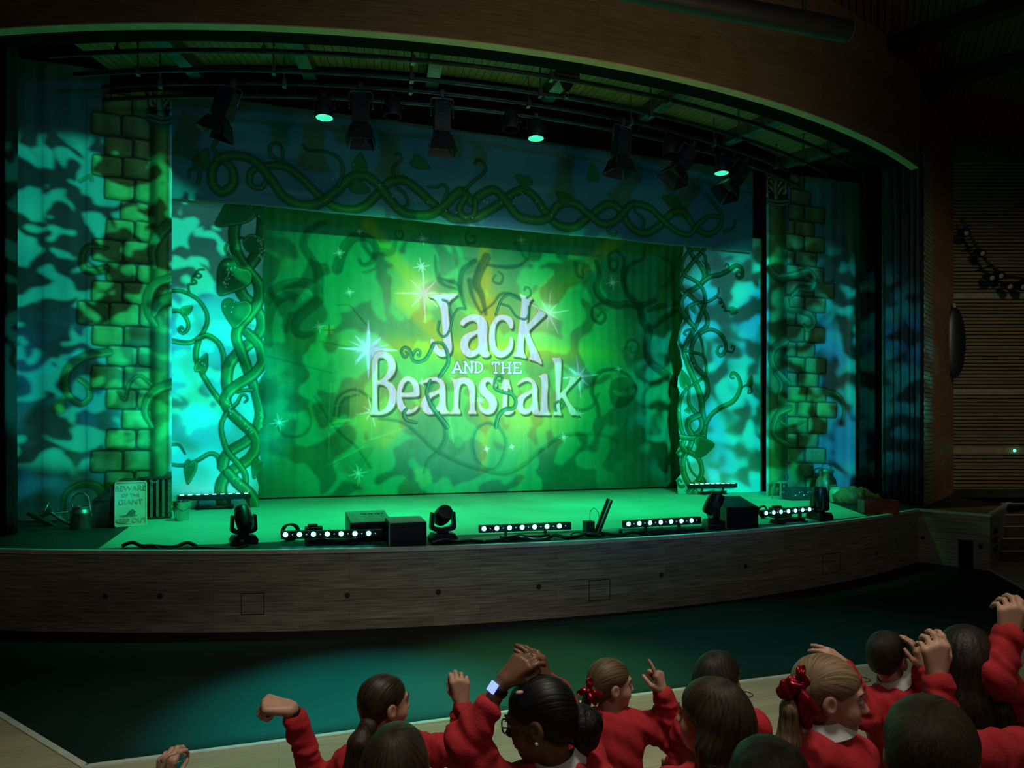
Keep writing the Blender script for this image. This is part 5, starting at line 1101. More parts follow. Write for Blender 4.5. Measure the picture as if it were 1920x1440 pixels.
# bar in front of the fascia
a_, b_ = on_z(1150, -26, 6.1), on_z(1588, 58, 6.1)
t = thing('ceiling_light_bar', 'long dark bar with a blunt end hanging high in front of the wooden fascia', 'light bar', (0, 0, 0))
mb = MB(); mb.cyl(a_, b_, .105, n=16); mb.build('tube', M['black'], t)
d = (b_ - a_).normalized(); mb = MB(); mb.cyl(b_, b_ + d * .03, .09, n=16); mb.build('end_cap', M['steel'], t)
for k in (.2, .8): q_ = a_ + (b_ - a_) * k; mb = MB(); mb.cyl(q_, (q_.x, q_.y, 8.06), .02, n=6); mb.build('hanger', M['black'], t)

# ---- curtains on the right, pole
def drape(name, label, path, z0, z1, amp, wl, m, n=140, seed=1, group=None, flare=.0):
    P = crom(path, 12); L = np.concatenate([[0], np.cumsum(np.hypot(*np.diff(P, axis=0).T))]); s = np.linspace(0, L[-1], n); X = np.interp(s, L, P[:, 0]); Y = np.interp(s, L, P[:, 1])
    tx, ty = np.gradient(X), np.gradient(Y); k = np.hypot(tx, ty); nx, ny = -ty / k, tx / k; zz = np.linspace(z0, z1, 26); r = np.random.RandomState(seed); ph = np.cumsum(r.uniform(.7, 1.3, n)) * (s[1] - s[0]) / wl * 6.283
    co = []
    for z in zz:
        f = amp * (np.sin(ph + .25 * math.sin(z * 1.3)) + .35 * np.sin(ph * .47 + z * .3)) * (1 + flare * (z1 - z) / (z1 - z0)); co.append(np.stack([X + nx * f, Y + ny * f, np.full(n, z)], -1))
    co = np.concatenate(co); i = np.arange(25)[:, None] * n + np.arange(n - 1)[None]; F = np.stack([i, i + 1, i + n + 1, i + n], -1).reshape(-1, 4)
    org = co.mean(0); org[2] = z0; me = np_mesh(name, co - org, F); me.materials.append(m); o = bpy.data.objects.new(name, me); COL.objects.link(o); o.location = tuple(org)
    md = o.modifiers.new('cloth', 'SOLIDIFY'); md.thickness = .012; md.offset = 0
    return tag(o, label, 'curtain', group)
blue = mat('blue_velvet', (.010, .026, .05), .9, noise=.3, nscale=6)
drape('stage_curtain', 'dark blue pleated curtain at the right edge of the stage opening', [(10.40, 9.31), (10.43, 9.6), (10.40, 9.9), (10.5, 10.2)], SZ + .005, 7.3, .05, .16, blue, 120, 3, None, .3)
drape('stage_curtain', 'narrow black curtain between the right wing cloth and the upright pole', [(10.80, 11.06), (11.0, 10.98), (11.2, 11.03)], SZ + .005, 7.3, .03, .14, M['blackcloth'], 60, 5)
drape('stage_curtain', 'tall black curtain at the far left edge of the stage', [(-3.05, 10.0), (-3.35, 10.9), (-3.6, 11.45)], SZ + .005, 7.6, .05, .2, mat('navy_cloth', (.010, .02, .03), .95), 100, 8)
t = thing('upright_pole', 'thin upright metal pole between the right wing and the blue curtain', 'pole', (11.08, 10.78, SZ), 0)
mb = MB(); mb.cyl((0, 0, 0), (0, 0, 6.3), .030, n=12); mb.build('tube', M['bright'], t); mb = MB(); mb.cyl((.06, .0, 0), (.06, .0, 6.3), .010, n=8); mb.build('guide_wire', M['galv'], t)
mb = MB(); mb.box((.03, 0, .01), (.2, .16, .02)); mb.build('base_plate', M['pipe'], t); mb = MB(); mb.box((.04, -.03, 2.62), (.03, .03, .10)); mb.build('bracket', M['galv'], t)

# ---- hall wall fittings
q_ = on_y(1772, 644, 10.70) + Vector((.535, -.845, 0)) * .16; t = thing('oval_panel', 'tall dark glittering oval panel on the wooden pier right of the stage', 'wall panel', q_, -YAW - .2)
mb = MB(); prof = [(math.sin(a), -math.cos(a)) for a in np.linspace(0, math.pi, 25)]; mb.lathe([(max(0, r) * .20, z * .70) for r, z in prof], n=32)
for v in mb.v: v.y *= .35
spk = bpy.data.materials.new('dark_sequins'); spk.use_nodes = True; nt = spk.node_tree; b_ = nt.nodes['Principled BSDF']; b_.inputs['Base Color'].default_value = (.022, .028, .045, 1); b_.inputs['Metallic'].default_value = .3; b_.inputs['Roughness'].default_value = .35
tc = nt.nodes.new('ShaderNodeTexCoord'); vo = nt.nodes.new('ShaderNodeTexVoronoi'); vo.inputs['Scale'].default_value = 60; nt.links.new(tc.outputs['Object'], vo.inputs['Vector']); bp = nt.nodes.new('ShaderNodeBump'); bp.inputs['Strength'].default_value = .8; bp.inputs['Distance'].default_value = .02
nt.links.new(vo.outputs['Color'], bp.inputs['Height']); nt.links.new(bp.outputs[0], b_.inputs['Normal'])
mb.build('oval_face', spk, t); mb = MB(); mb.box((0, .02, .73), (.05, .04, .10)); mb.box((0, .10, 0), (.06, .10, .4)); mb.build('wall_bracket', M['galv'], t)
LANT = mat('pale_lens', (.5, .48, .42), .2, coat=1)
hp = [(1802, 418), (1830, 470), (1858, 508), (1890, 528), (1930, 532)]
t = thing('hall_light_rail', 'bent dark rail on the slatted hall wall carrying small lanterns', 'light rail', (0, 0, 0))
mb = MB(); mb.tube(crom([at(u, v - 10, 15.1) for u, v in hp], 6), .03, 8); mb.build('rail', M['black'], t)
for u, v in hp[1:]: c = at(u, v - 10, 15.1); mb = MB(); mb.cyl(c, c + EY * .48, .02, n=6); mb.build('wall_arm', M['black'], t)
for i, (u, v) in enumerate(((1811, 437), (1841, 475), (1859, 521), (1876, 517), (1893, 537), (1917, 538))):
    c = at(u, v, 15.0); lt = thing('hall_lantern', ['small lantern highest on the bent rail of the hall wall', 'small lantern second from the top of the bent rail on the hall wall', 'small lantern hanging lower left at the bend of the hall wall rail', 'small lantern just right of the bend of the hall wall rail', 'small lantern low on the hall wall rail near the frame edge', 'small lantern nearest the right frame edge on the hall wall rail'][i], 'stage lantern', c, -YAW, 'lanterns on the hall wall rail')
    mb = MB(); mb.lathe([(0, .22), (.06, .22), (.09, .10), (.09, -.02), (.075, -.02), (0, -.0)], n=16, axis=Euler((math.radians(-70), 0, 0))); mb.build('can', M['black'], lt)
    mb = MB(); mb.lathe([(.05, -.028), (.03, -.04), (0, -.045)], n=14, axis=Euler((math.radians(-70), 0, 0))); mb.build('lens', LANT, lt)
    mb = MB(); mb.cyl((0, .08, .02), (0, .10, .16), .012, n=6); mb.build('clamp', M['black'], lt)
c = at(1902, 845, SLZ - .02); t = thing('green_indicator', 'small glowing green lamp on the lowest pale rail of the hall wall', 'indicator lamp', c, -YAW)
mb = MB(); mb.lathe([(0, .035), (.02, .028), (.032, .0)], n=14, axis=Euler((math.radians(90), 0, 0))); mb.build('lens', mat('green_lamp', (.1, 1, .3), .3, emit=(.05, 1, .25), estr=6), t)
mb = MB(); mb.lathe([(.042, .0), (.042, -.02), (0, -.02)], n=14, axis=Euler((math.radians(90), 0, 0))); mb.build('bezel', M['black'], t)

# thin ring covers in the pale floor
for u, v, l in ((852, 1363, 'thin ring outline in the pale floor between the two raised arms'), (1397, 1302, 'thin ring outline in the pale floor right of the dark-haired head'), (1617, 1274, 'thin ring outline in the pale floor left of the boy in white collar')):
    p = on_z(u, v, .002); mb = MB(); mb.tube([(p.x + .06 * math.cos(a), p.y + .06 * math.sin(a), .003) for a in np.linspace(0, 6.28, 25)[:-1]], .0035, 5, True); tag(mb.build('floor_ring', M['black']), l, 'floor fitting', 'ring covers in the floor')

# ------------------------------------------------------------------ people: one continuous body each, grown as a smooth volume
class Vox:
    def __init__(s, lo, hi, h):
        s.lo = np.asarray(lo, float); s.h = h; s.n = np.ceil((np.asarray(hi) - s.lo) / h).astype(int) + 1
        s.ax = [s.lo[i] + h * np.arange(s.n[i]) for i in range(3)]; s.v = np.full(s.n, .25, np.float32)
    def win(s, lo, hi):
        a = np.clip(np.floor((lo - s.lo) / s.h).astype(int), 0, s.n); b = np.clip(np.ceil((hi - s.lo) / s.h).astype(int) + 1, 0, s.n)
        w = tuple(slice(a[i], b[i]) for i in range(3))
        return w, s.ax[0][w[0]][:, None, None], s.ax[1][w[1]][None, :, None], s.ax[2][w[2]][None, None, :]
    def comb(s, w, d, k, sub=False):
        o = s.v[w]
        if sub:
            d = -d
            if k > 0: hh = np.clip(.5 - .5 * (o - d) / k, 0, 1); s.v[w] = o * (1 - hh) + d * hh + k * hh * (1 - hh)
            else: s.v[w] = np.maximum(o, d)
        else:
            if k > 0: hh = np.clip(.5 + .5 * (o - d) / k, 0, 1); s.v[w] = o * (1 - hh) + d * hh - k * hh * (1 - hh)
            else: s.v[w] = np.minimum(o, d)
    def cap(s, a, b, ra, rb=None, k=.0, sub=False, wr=0.):
        rb = ra if rb is None else rb; a = np.asarray(a, float); b = np.asarray(b, float); m = max(ra, rb) + k + .02
        w, X, Y, Z = s.win(np.minimum(a, b) - m, np.maximum(a, b) + m)
        if any(q.stop <= q.start for q in w): return
        e = b - a; L = e @ e + 1e-12; x, y, z = X - a[0], Y - a[1], Z - a[2]; t = np.clip((x * e[0] + y * e[1] + z * e[2]) / L, 0, 1)
        d = np.sqrt((x - t * e[0]) ** 2 + (y - t * e[1]) ** 2 + (z - t * e[2]) ** 2) - (ra + (rb - ra) * t)
        if wr: q = t * math.sqrt(L); d = d - wr * (np.sin(q * 150 + 34 * x - 28 * y + 1.5 * np.sin(40 * z)) * .6 + np.sin(q * 83 - 40 * y + 22 * z) * .6)
        s.comb(w, d, k, sub)
    def chain(s, pts, rs, k=.0):
        for i in range(len(pts) - 1): s.cap(pts[i], pts[i + 1], rs[i], rs[i + 1], k)
    def ell(s, c, r, R=None, k=.0, sub=False):
        c = np.asarray(c, float); r = np.asarray(r, float); m = r.max() + k + .02
        w, X, Y, Z = s.win(c - m, c + m)
        if any(q.stop <= q.start for q in w): return
        x, y, z = X - c[0], Y - c[1], Z - c[2]
        if R is not None: x, y, z = (R[0, 0] * x + R[1, 0] * y + R[2, 0] * z, R[0, 1] * x + R[1, 1] * y + R[2, 1] * z, R[0, 2] * x + R[1, 2] * y + R[2, 2] * z)
        q = np.sqrt((x / r[0]) ** 2 + (y / r[1]) ** 2 + (z / r[2]) ** 2); g = np.sqrt((x / r[0] ** 2) ** 2 + (y / r[1] ** 2) ** 2 + (z / r[2] ** 2) ** 2) + 1e-9
        s.comb(w, q * (q - 1) / g, k, sub)
    def ripple(s, amp, f, seed, fz=None):
        r = np.random.RandomState(seed); X, Y, Z = s.ax[0][:, None, None], s.ax[1][None, :, None], s.ax[2][None, None, :]; fz = fz if fz is not None else f
        p = r.uniform(0, 6.28, 6)
        s.v += (amp * np.sin(f * X + .6 * fz * Z + p[0] + 1.3 * np.sin(f * .5 * Y + p[3])) * np.sin(f * Y - .5 * fz * Z + p[1] + np.sin(f * .4 * X + p[4]))).astype(np.float32)
    def mesh(s):
        v = s.v; sg = v < 0; n = s.n
        mixed = np.zeros(n - 1, bool); any_ = np.zeros(n - 1, bool); all_ = np.ones(n - 1, bool)
        for i in (0, 1):
            for j in (0, 1):
                for k in (0, 1):
                    c = sg[i:n[0] - 1 + i, j:n[1] - 1 + j, k:n[2] - 1 + k]; any_ |= c; all_ &= c
        mixed = any_ & ~all_; I = np.argwhere(mixed); idx = np.full(n - 1, -1, np.int32); idx[mixed] = np.arange(len(I))
        cs = np.array([(i, j, k) for i in (0, 1) for j in (0, 1) for k in (0, 1)])
        val = np.stack([v[I[:, 0] + c[0], I[:, 1] + c[1], I[:, 2] + c[2]] for c in cs], 1)
        P = np.zeros((len(I), 3)); cnt = np.zeros(len(I))
        for a in range(8):
            for b in range(a + 1, 8):
                if np.abs(cs[a] - cs[b]).sum() != 1: continue
                m = (val[:, a] < 0) != (val[:, b] < 0); t = np.where(m, val[:, a] / (val[:, a] - val[:, b] + 1e-12), 0)
                P += np.where(m[:, None], cs[a] + t[:, None] * (cs[b] - cs[a]), 0); cnt += m
        P = (I + P / cnt[:, None]) * s.h + s.lo; F = []
        for ax in range(3):
            u, w = [(1, 2), (2, 0), (0, 1)][ax]
            sl0 = [slice(1, n[q] - 1) for q in range(3)]; sl1 = list(sl0); sl0[ax] = slice(0, n[ax] - 1); sl1[ax] = slice(1, n[ax])
            A, B = sg[tuple(sl0)], sg[tuple(sl1)]; E = np.argwhere(A != B)
            if not len(E): continue
            off = np.ones(3, int); off[ax] = 0; E = E + off; fl = sg[E[:, 0], E[:, 1], E[:, 2]]
            def g(du, dw): q = E.copy(); q[:, u] -= du; q[:, w] -= dw; return idx[q[:, 0], q[:, 1], q[:, 2]]
            Q = np.stack([g(1, 1), g(0, 1), g(0, 0), g(1, 0)], 1); Q[~fl] = Q[~fl][:, ::-1]; F.append(Q)
        return P, np.concatenate(F)
    def build(s, name, m, parent=None, org=(0, 0, 0), smooth=0):
        P, F = s.mesh(); me = np_mesh(name, P - np.asarray(org), F); me.materials.append(m)
        o = bpy.data.objects.new(name, me); COL.objects.link(o)
        if parent is not None: o.parent = parent
        return o

def hair_mat(name, c1, c2, rough=.42):
    m = bpy.data.materials.new(name); m.use_nodes = True; nt = m.node_tree; N = nt.nodes; lk = nt.links; b = N['Principled BSDF']; b.inputs['Roughness'].default_value = rough; b.inputs['Specular IOR Level'].default_value = .3
    at_ = N.new('ShaderNodeAttribute'); at_.attribute_name = 'strand'
    nz = N.new('ShaderNodeTexNoise'); nz.inputs['Scale'].default_value = 1; nz.inputs['Detail'].default_value = 4; nz.inputs['Roughness'].default_value = .62; lk.new(at_.outputs['Vector'], nz.inputs['Vector'])
    mx = N.new('ShaderNodeMix'); mx.data_type = 'RGBA'; mx.inputs[6].default_value = (*c1, 1); mx.inputs[7].default_value = (*c2, 1)
    mr = N.new('ShaderNodeMapRange'); mr.inputs[1].default_value = .34; mr.inputs[2].default_value = .68; lk.new(nz.outputs[0], mr.inputs[0]); lk.new(mr.outputs[0], mx.inputs[0]); lk.new(mx.outputs[2], b.inputs['Base Color'])
    bp = N.new('ShaderNodeBump'); bp.inputs['Strength'].default_value = .7; bp.inputs['Distance'].default_value = .004; lk.new(nz.outputs[0], bp.inputs['Height']); lk.new(bp.outputs[0], b.inputs['Normal']); return m
def strands(o, org, hc, axis, tail, s, short=False):
    """per-vertex hair direction: angle about the axis the hair is combed towards, or across a hanging tail"""
    me = o.data; P = np.zeros(len(me.vertices) * 3, np.float32); me.vertices.foreach_get('co', P); P = P.reshape(-1, 3) + np.asarray(org) - hc
    ax_ = nrm(np.asarray(axis, float)); a1 = nrm(np.cross(ax_, np.array([.3, .2, 1.]) if abs(ax_[2]) < .9 else np.array([1., .2, 0]))); a2 = np.cross(ax_, a1)
    x, y, z = P @ a1, P @ a2, P @ ax_; ph = np.arctan2(x, y); st_ = np.stack([ph * 14, z * 9, np.zeros_like(z)], 1)
    if short: st_ = np.stack([ph * 40, z * 70, np.hypot(x, y) * 45], 1)
    down = np.stack([P[:, 0] * 150, P[:, 1] * 150, P[:, 2] * 7], 1); k = np.clip((-P[:, 2] - .075 * s) / .03, 0, 1)
    if tail: k = np.maximum(k, np.clip((np.linalg.norm(P, axis=1) - .128 * s) / .01, 0, 1))
    st_ = np.where(k[:, None] > .5, down, st_)
    a = me.attributes.new('strand', 'FLOAT_VECTOR', 'POINT'); a.data.foreach_set('vector', np.ascontiguousarray(st_, np.float32).ravel())
SKIN = mat('fair_skin', (.55, .30, .22), .5, noise=.10, nscale=30); SKIN2 = mat('brown_skin', (.20, .095, .05), .45, noise=.10, nscale=30)
HB = hair_mat('brown_hair', (.013, .008, .006), (.060, .036, .022)); HD = hair_mat('dark_hair', (.008, .006, .005), (.035, .024, .018)); HK = hair_mat('black_hair', (.003, .003, .004), (.014, .013, .013))
HL = hair_mat('fair_hair', (.11, .062, .034), (.38, .25, .14)); HM = hair_mat('mid_brown_hair', (.05, .028, .016), (.20, .125, .07)); HS = hair_mat('sandy_hair', (.020, .014, .009), (.085, .056, .034))
RED = mat('red_sweater', (.46, .012, .022), .85, noise=.12, nscale=14, bump=.25, bscale=260)
WHITE = mat('white_collar', (.62, .62, .66), .7); GREYT = mat('grey_trousers', (.05, .052, .058), .8); SHOE = mat('black_shoe', (.01, .01, .01), .4); EYEW = mat('eye_white', (.6, .58, .55), .2, coat=1); IRIS = mat('iris', (.03, .02, .012), .15, coat=1); BROW = mat('eyebrow_hair', (.05, .03, .02), .7)
seq = bpy.data.materials.new('red_sequins'); seq.use_nodes = True; nt = seq.node_tree; b_ = nt.nodes['Principled BSDF']; b_.inputs['Base Color'].default_value = (.32, .008, .02, 1); b_.inputs['Metallic'].default_value = .6; b_.inputs['Roughness'].default_value = .33
tc = nt.nodes.new('ShaderNodeTexCoord'); vo = nt.nodes.new('ShaderNodeTexVoronoi'); vo.inputs['Scale'].default_value = 170; nt.links.new(tc.outputs['Object'], vo.inputs['Vector']); bp = nt.nodes.new('ShaderNodeBump'); bp.inputs['Strength'].default_value = 1.; bp.inputs['Distance'].default_value = .012
nt.links.new(vo.outputs['Color'], bp.inputs['Height']); nt.links.new(bp.outputs[0], b_.inputs['Normal'])

ex, ey, ez = np.array(EX), np.array(EY), np.array([0, 0, 1.])
def cv(a, b, c): v = a * ex + b * ey + c * ez; return v / np.linalg.norm(v)       # right, away, up
def pt(u, v, Z): return np.array(at(u, v, Z))
def nrm(v): return v / (np.linalg.norm(v) + 1e-12)
FIST = [(72, 95, 60)] * 4; CURL = [(30, 40, 25), (38, 45, 28), (45, 50, 30), (52, 50, 30)]; LOOSE = [(15, 22, 15), (22, 28, 18), (28, 32, 20), (34, 36, 20)]
POINT = [(4, 8, 5), (70, 95, 60), (76, 95, 60), (80, 95, 60)]; GRIP = [(40, 55, 40), (42, 58, 40), (45, 60, 40), (50, 60, 40)]
def hand(g, w, d, n, side, pose, s=1.0, thumb_in=.4):
    d = nrm(d); n = nrm(n - d * (n @ d)); t = np.cross(d, n) * (1 if side == 'R' else -1)
    LEN = ((.033, .022, .018), (.037, .025, .019), (.034, .023, .018), (.027, .018, .016)); RAD = (.0085, .0088, .0082, .0072)
    for i in range(4):
        x = (.029, .010, -.0095, -.0275)[i]; kb = w + (d * (.080, .084, .079, .070)[i] + t * x) * s
        g.cap(w + (d * .005 + t * x * .45) * s, kb, .016 * s, .0125 * s, .012)
        p = kb; ang = 0.; fan = t * (.10, .02, -.05, -.14)[i]
        for j in range(3):
            ang += math.radians(pose[i][j]); q = p + nrm(d * math.cos(ang) + n * math.sin(ang) + fan * max(0, math.cos(ang))) * LEN[i][j] * s
            g.cap(p, q, RAD[i] * (1.06 - .07 * j) * s, RAD[i] * (1.0 - .09 * j) * s, .004 if j else .007); p = q
    b0 = w + (d * .022 + t * .022 + n * .004) * s; b1 = b0 + nrm(d * .75 + t * .62 + n * thumb_in) * .036 * s; b2 = b1 + nrm(d * .95 + t * (.25 - .5 * thumb_in) + n * thumb_in) * .030 * s; b3 = b2 + nrm(d * .9 + t * (.05 - .8 * thumb_in) + n * thumb_in * 1.2) * .022 * s
    g.cap(b0, b1, .0145 * s, .0105 * s, .010); g.cap(b1, b2, .0105 * s, .0092 * s, .004); g.cap(b2, b3, .0092 * s, .0078 * s, .003)

TIERS = ((2.22, 0.0), (1.42, .23), (-9, .46))
def person(label, head, face, hair, hairmat, skin=SKIN, pitch=0., roll=0., s=.95, neck=None, yaw=None, shoulders=None, arms=(), tail=None, extra=None, h=.005, lean=.06, collar=True, sleeve=1.0, sweater=RED, eyes=True, hsoft=1.0, pel=None, sw=.15):
    hc = pt(*head) if len(head) == 3 else np.array(head)
    f = nrm(math.cos(math.radians(face)) * ey + math.sin(math.radians(face)) * ex); r_ = np.cross(f, ez)
    f2 = nrm(f * math.cos(math.radians(pitch)) + ez * math.sin(math.radians(pitch))); up = np.cross(r_, f2)
    up = nrm(up * math.cos(math.radians(roll)) + r_ * math.sin(math.radians(roll))); r_ = np.cross(f2, up); HR = np.stack([r_, f2, up], 1)
    H = lambda x, y, z: hc + HR @ (np.array([x, y, z]) * s)
    tier = next(z for y, z in TIERS if hc[1] > y)
    yv = nrm(np.array([math.sin(math.radians(yaw if yaw is not None else 0)), math.cos(math.radians(yaw if yaw is not None else 0)), 0.])); xr = np.cross(yv, ez)
    N = pt(*neck) if neck else hc + np.array([0, 0, -.165 * s]) - yv * .03
    pz = tier + .46 if pel is None else pel
    pelv = np.array([N[0], N[1], pz]) - yv * lean
    if shoulders: SL, SR = pt(*shoulders[0]), pt(*shoulders[1])
    else: SL, SR = N - xr * sw + ez * -.045, N + xr * sw + ez * -.045
    A = []
    for a in arms: A.append(dict(side=a['side'], S=SL if a['side'] == 'L' else SR, E=pt(*a['e']), W=pt(*a['w']), d=a.get('d'), n=a.get('n'), pose=a.get('pose', LOOSE), hs=a.get('hs', 1.0), cov=a.get('cov', .93), ti=a.get('ti', .4)))
    for sd, Sx, sg in (('L', SL, -1), ('R', SR, 1)):
        if not any(a['side'] == sd for a in A):
            E_ = Sx + np.array([0, 0, -.22]) + xr * sg * .02 + yv * .04; A.append(dict(side=sd, S=Sx, E=E_, W=E_ + yv * .19 - xr * sg * .05 - ez * .02, d=yv * .9 - ez * .3, n=-ez, pose=CURL, hs=1., cov=.93, ti=.3))
    knees = [pelv + xr * sg * .085 + yv * .36 for sg in (-1, 1)]; ank = [np.array([k[0], k[1], tier + .075]) + yv * .02 for k in knees]
    pts = [hc, N, pelv, SL, SR] + knees + ank + [k + yv * .16 for k in ank] + [q for a in A for q in (a['E'], a['W'], a['W'] + nrm(a['d']) * .17)]
    lo = np.min(pts, 0) - .15; hi = np.max(pts, 0) + .15; lo[2] = max(lo[2], tier - .03)
    g = Vox(lo, hi, h)
    # body
    g.ell((N + pelv) / 2 + (N - pelv) * .16, (.125, .085, .17), np.stack([xr, yv, ez], 1), .03); g.cap(pelv - xr * .05, pelv + xr * .05, .085, None, .05); g.cap(N - ez * .06, pelv, .08, .08, .05)
    g.cap(SL, SR, .042, None, .04)
    g.cap(N - ez * .03, H(0, -.018, -.05), .050 * s, .046 * s, .025)
    for i, sg in enumerate((-1, 1)):
        hp_ = pelv + xr * sg * .075; g.cap(hp_, knees[i], .065, .048, .03); g.cap(knees[i], ank[i], .046, .030, .01); g.cap(ank[i] - ez * .035 - yv * .02, ank[i] - ez * .045 + yv * .12, .030, .026, .02)
    for a in A:
        g.cap(a['S'], a['E'], .040, .031, .03); m_ = a['E'] + (a['W'] - a['E']) * .3; g.cap(a['E'], m_, .031, .031, .01); g.cap(m_, a['W'], .031, .020, .01)
        hand(g, a['W'], np.array(a['d'], float), np.array(a['n'], float), a['side'], a['pose'], a['hs'], a['ti'])
    # head
    E = lambda c, r, k=.02, sub=False: g.ell(H(*c), np.array(r) * s, HR, k * s, sub)
    E((0, -.012, .035), (.072, .092, .078), 0); E((0, .032, -.022), (.058, .058, .082), .03); E((0, .052, -.085), (.028, .030, .025), .03)
    for q in (-1, 1):
        E((q * .034, .050, -.036), (.026, .030, .030), .02); E((q * .030, .093, .006), (.014, .012, .010), .012, True)
        E((q * .0745, -.010, -.008), (.010, .021, .032), .006); E((q * .083, -.004, -.004), (.006, .011, .018), .005, True)
        E((q * .009, .094, -.033), (.008, .009, .007), .006)
    g.cap(H(-.034, .078, .024), H(.034, .078, .024), .012 * s, None, .014 * s)
    g.cap(H(0, .084, .006), H(0, .105, -.029), .0065 * s, .0095 * s, .010 * s)
    E((0, .088, -.056), (.020, .009, .0055), .004); E((0, .086, -.066), (.018, .009, .006), .004); E((0, .098, -.0608), (.022, .008, .0016), .003, True)
    org = np.array([pelv[0], pelv[1], tier]); body = g.build('person', skin, None, org); body.location = tuple(org)
    tag(body, label, 'person', 'children in red sweaters watching the stage')
    # sweater
    if sweater:
        tops = [N, pelv, SL, SR] + [q for a in A for q in (a['E'], a['W'])]
        g = Vox(np.min(tops, 0) - .15, np.max(tops, 0) + .13, max(h, .0055))
        g.ell((N + pelv) / 2 + (N - pelv) * .16, (.145, .105, .20), np.stack([xr, yv, ez], 1), .03); g.cap(pelv - xr * .06, pelv + xr * .06, .10, None, .05); g.cap(N - ez * .08, pelv, .10, .10, .05)
        g.cap(SL, SR, .056, None, .05); g.cap(N - ez * .05, N - ez * .005, .075, .064, .03); g.cap(SL * .75 + SR * .25, N - ez * .01, .055, .05, .03); g.cap(SR * .75 + SL * .25, N - ez * .01, .055, .05, .03)
        for a in A:
            c = a['E'] + (a['W'] - a['E']) * a['cov'] * (sleeve if a['side'] == 'L' else 1.0)
            g.cap(a['S'], a['E'], .060, .056, .035, False, .0035); g.cap(a['E'], c, .056, .043, .02, False, .0042); g.cap(c - nrm(c - a['E']) * .025, c, .040, .037, .004)
        g.ripple(.006, 44, int(abs(hc[0]) * 1000) % 97, 60); g.ripple(.0022, 95, 5, 40)
        g.cap(N + ez * .045, N + ez * .12, .058, .06, .008, True)
        sw_ = g.build('sweater', sweater, body, org)
    if collar:
        cn = nrm(H(0, -.018, -.05) - N); x_ = nrm(np.cross(cn, f2)); y_ = np.cross(cn, x_); v, F = [], []; n_ = 36
        for rad, zz in ((.060, .040), (.062, .046), (.066, .044), (.088, .004), (.085, .000), (.060, .034)):
            for i in range(n_): t = 2 * math.pi * i / n_; v.append(N + (x_ * math.cos(t) + y_ * math.sin(t)) * rad * .98 * s + cn * (zz + .012) - org)
        for k in range(6):
            for i in range(n_): F.append((k * n_ + i, k * n_ + (i + 1) % n_, ((k + 1) % 6) * n_ + (i + 1) % n_, ((k + 1) % 6) * n_ + i))
        add_obj('collar', v, F, WHITE, body)
    # lower clothes
    g = Vox(np.min([pelv] + ank, 0) - .16, np.max([pelv] + ank, 0) + .16, .012); g.cap(pelv - xr * .05 - ez * .0, pelv + xr * .05, .105, None, .04)
    for i, sg in enumerate((-1, 1)): g.cap(pelv + xr * sg * .075, knees[i], .082, .064, .02); g.cap(knees[i], ank[i] + ez * .03, .064, .050, .01)
    g.build('trousers', GREYT, body, org)
    for i in (0, 1):
        mb = MB(); mb.lathe([(0, 0), (.042, 0), (.044, .03), (.036, .06), (.03, .07), (0, .07)], (0, 0, 0), 14)
        for v_ in mb.v: v_.y = v_.y * 2.4 + .06; v_.z *= 1 - max(0, v_.y) * 1.5
        o = mb.build('shoe', SHOE, body); o.location = tuple(np.array([ank[i][0], ank[i][1], tier + .002]) - org); o.rotation_euler = (0, 0, math.atan2(-yv[0], yv[1]))
    # hair
    ext = [H(*q) for q in ((-.1, -.13, -.12), (.1, .1, .14), (.1, -.13, -.12), (-.1, .1, .14))] + ([np.array(q) for q in tail[0]] if tail else [])
    if hair == 'long': ext += [hc - ez * .30]
    g = Vox(np.min(ext, 0) - .08, np.max(ext, 0) + .08, .0042 if h < .007 else .006)
    E = lambda c, r, k=.02, sub=False: g.ell(H(*c), np.array(r) * s, HR, k * s, sub)
    if hair == 'short':
        E((0, -.016, .042), (.083, .103, .086), 0); E((0, -.055, -.005), (.070, .058, .075), .03); E((0, .085, -.055), (.085, .080, .095), .012, True); E((0, -.04, -.115), (.12, .12, .045), .02, True)
        for q in (-1, 1): E((q * .088, .006, -.028), (.030, .036, .052), .010, True)
    elif hair == 'tied':
        E((0, -.016, .040), (.079, .100, .084), 0); E((0, -.058, -.010), (.064, .050, .066), .03); E((0, .090, -.050), (.090, .075, .098), .012, True)
        for q in (-1, 1): E((q * .088, .002, -.022), (.028, .026, .044), .010, True)
        E((0, -.02, -.115), (.12, .10, .045), .02, True)
    else:
        E((0, -.018, .040), (.086, .106, .088), 0); E((0, -.06, -.03), (.082, .062, .10), .04)
        for q in (-1, 1): g.chain([H(q * .055, -.035, .02), H(q * .076, -.03, -.06), H(q * .085, -.045, -.15), hc + r_ * q * .075 * s - f2 * .075 * s - ez * .27], [.040, .038, .042, .026], .03)
        g.chain([H(0, -.075, 0), hc - f * .095 * s - ez * .12, hc - f * .105 * s - ez * .24, hc - f * .10 * s - ez * .31], [.06, .062, .05, .03], .03)
        E((0, .105, -.050), (.062, .075, .105), .012, True)
    if tail: g.chain([np.array(q) for q in tail[0]], tail[1], .012)
    X, Y, Z = g.ax[0][:, None, None] - hc[0], g.ax[1][None, :, None] - hc[1], g.ax[2][None, None, :] - hc[2]
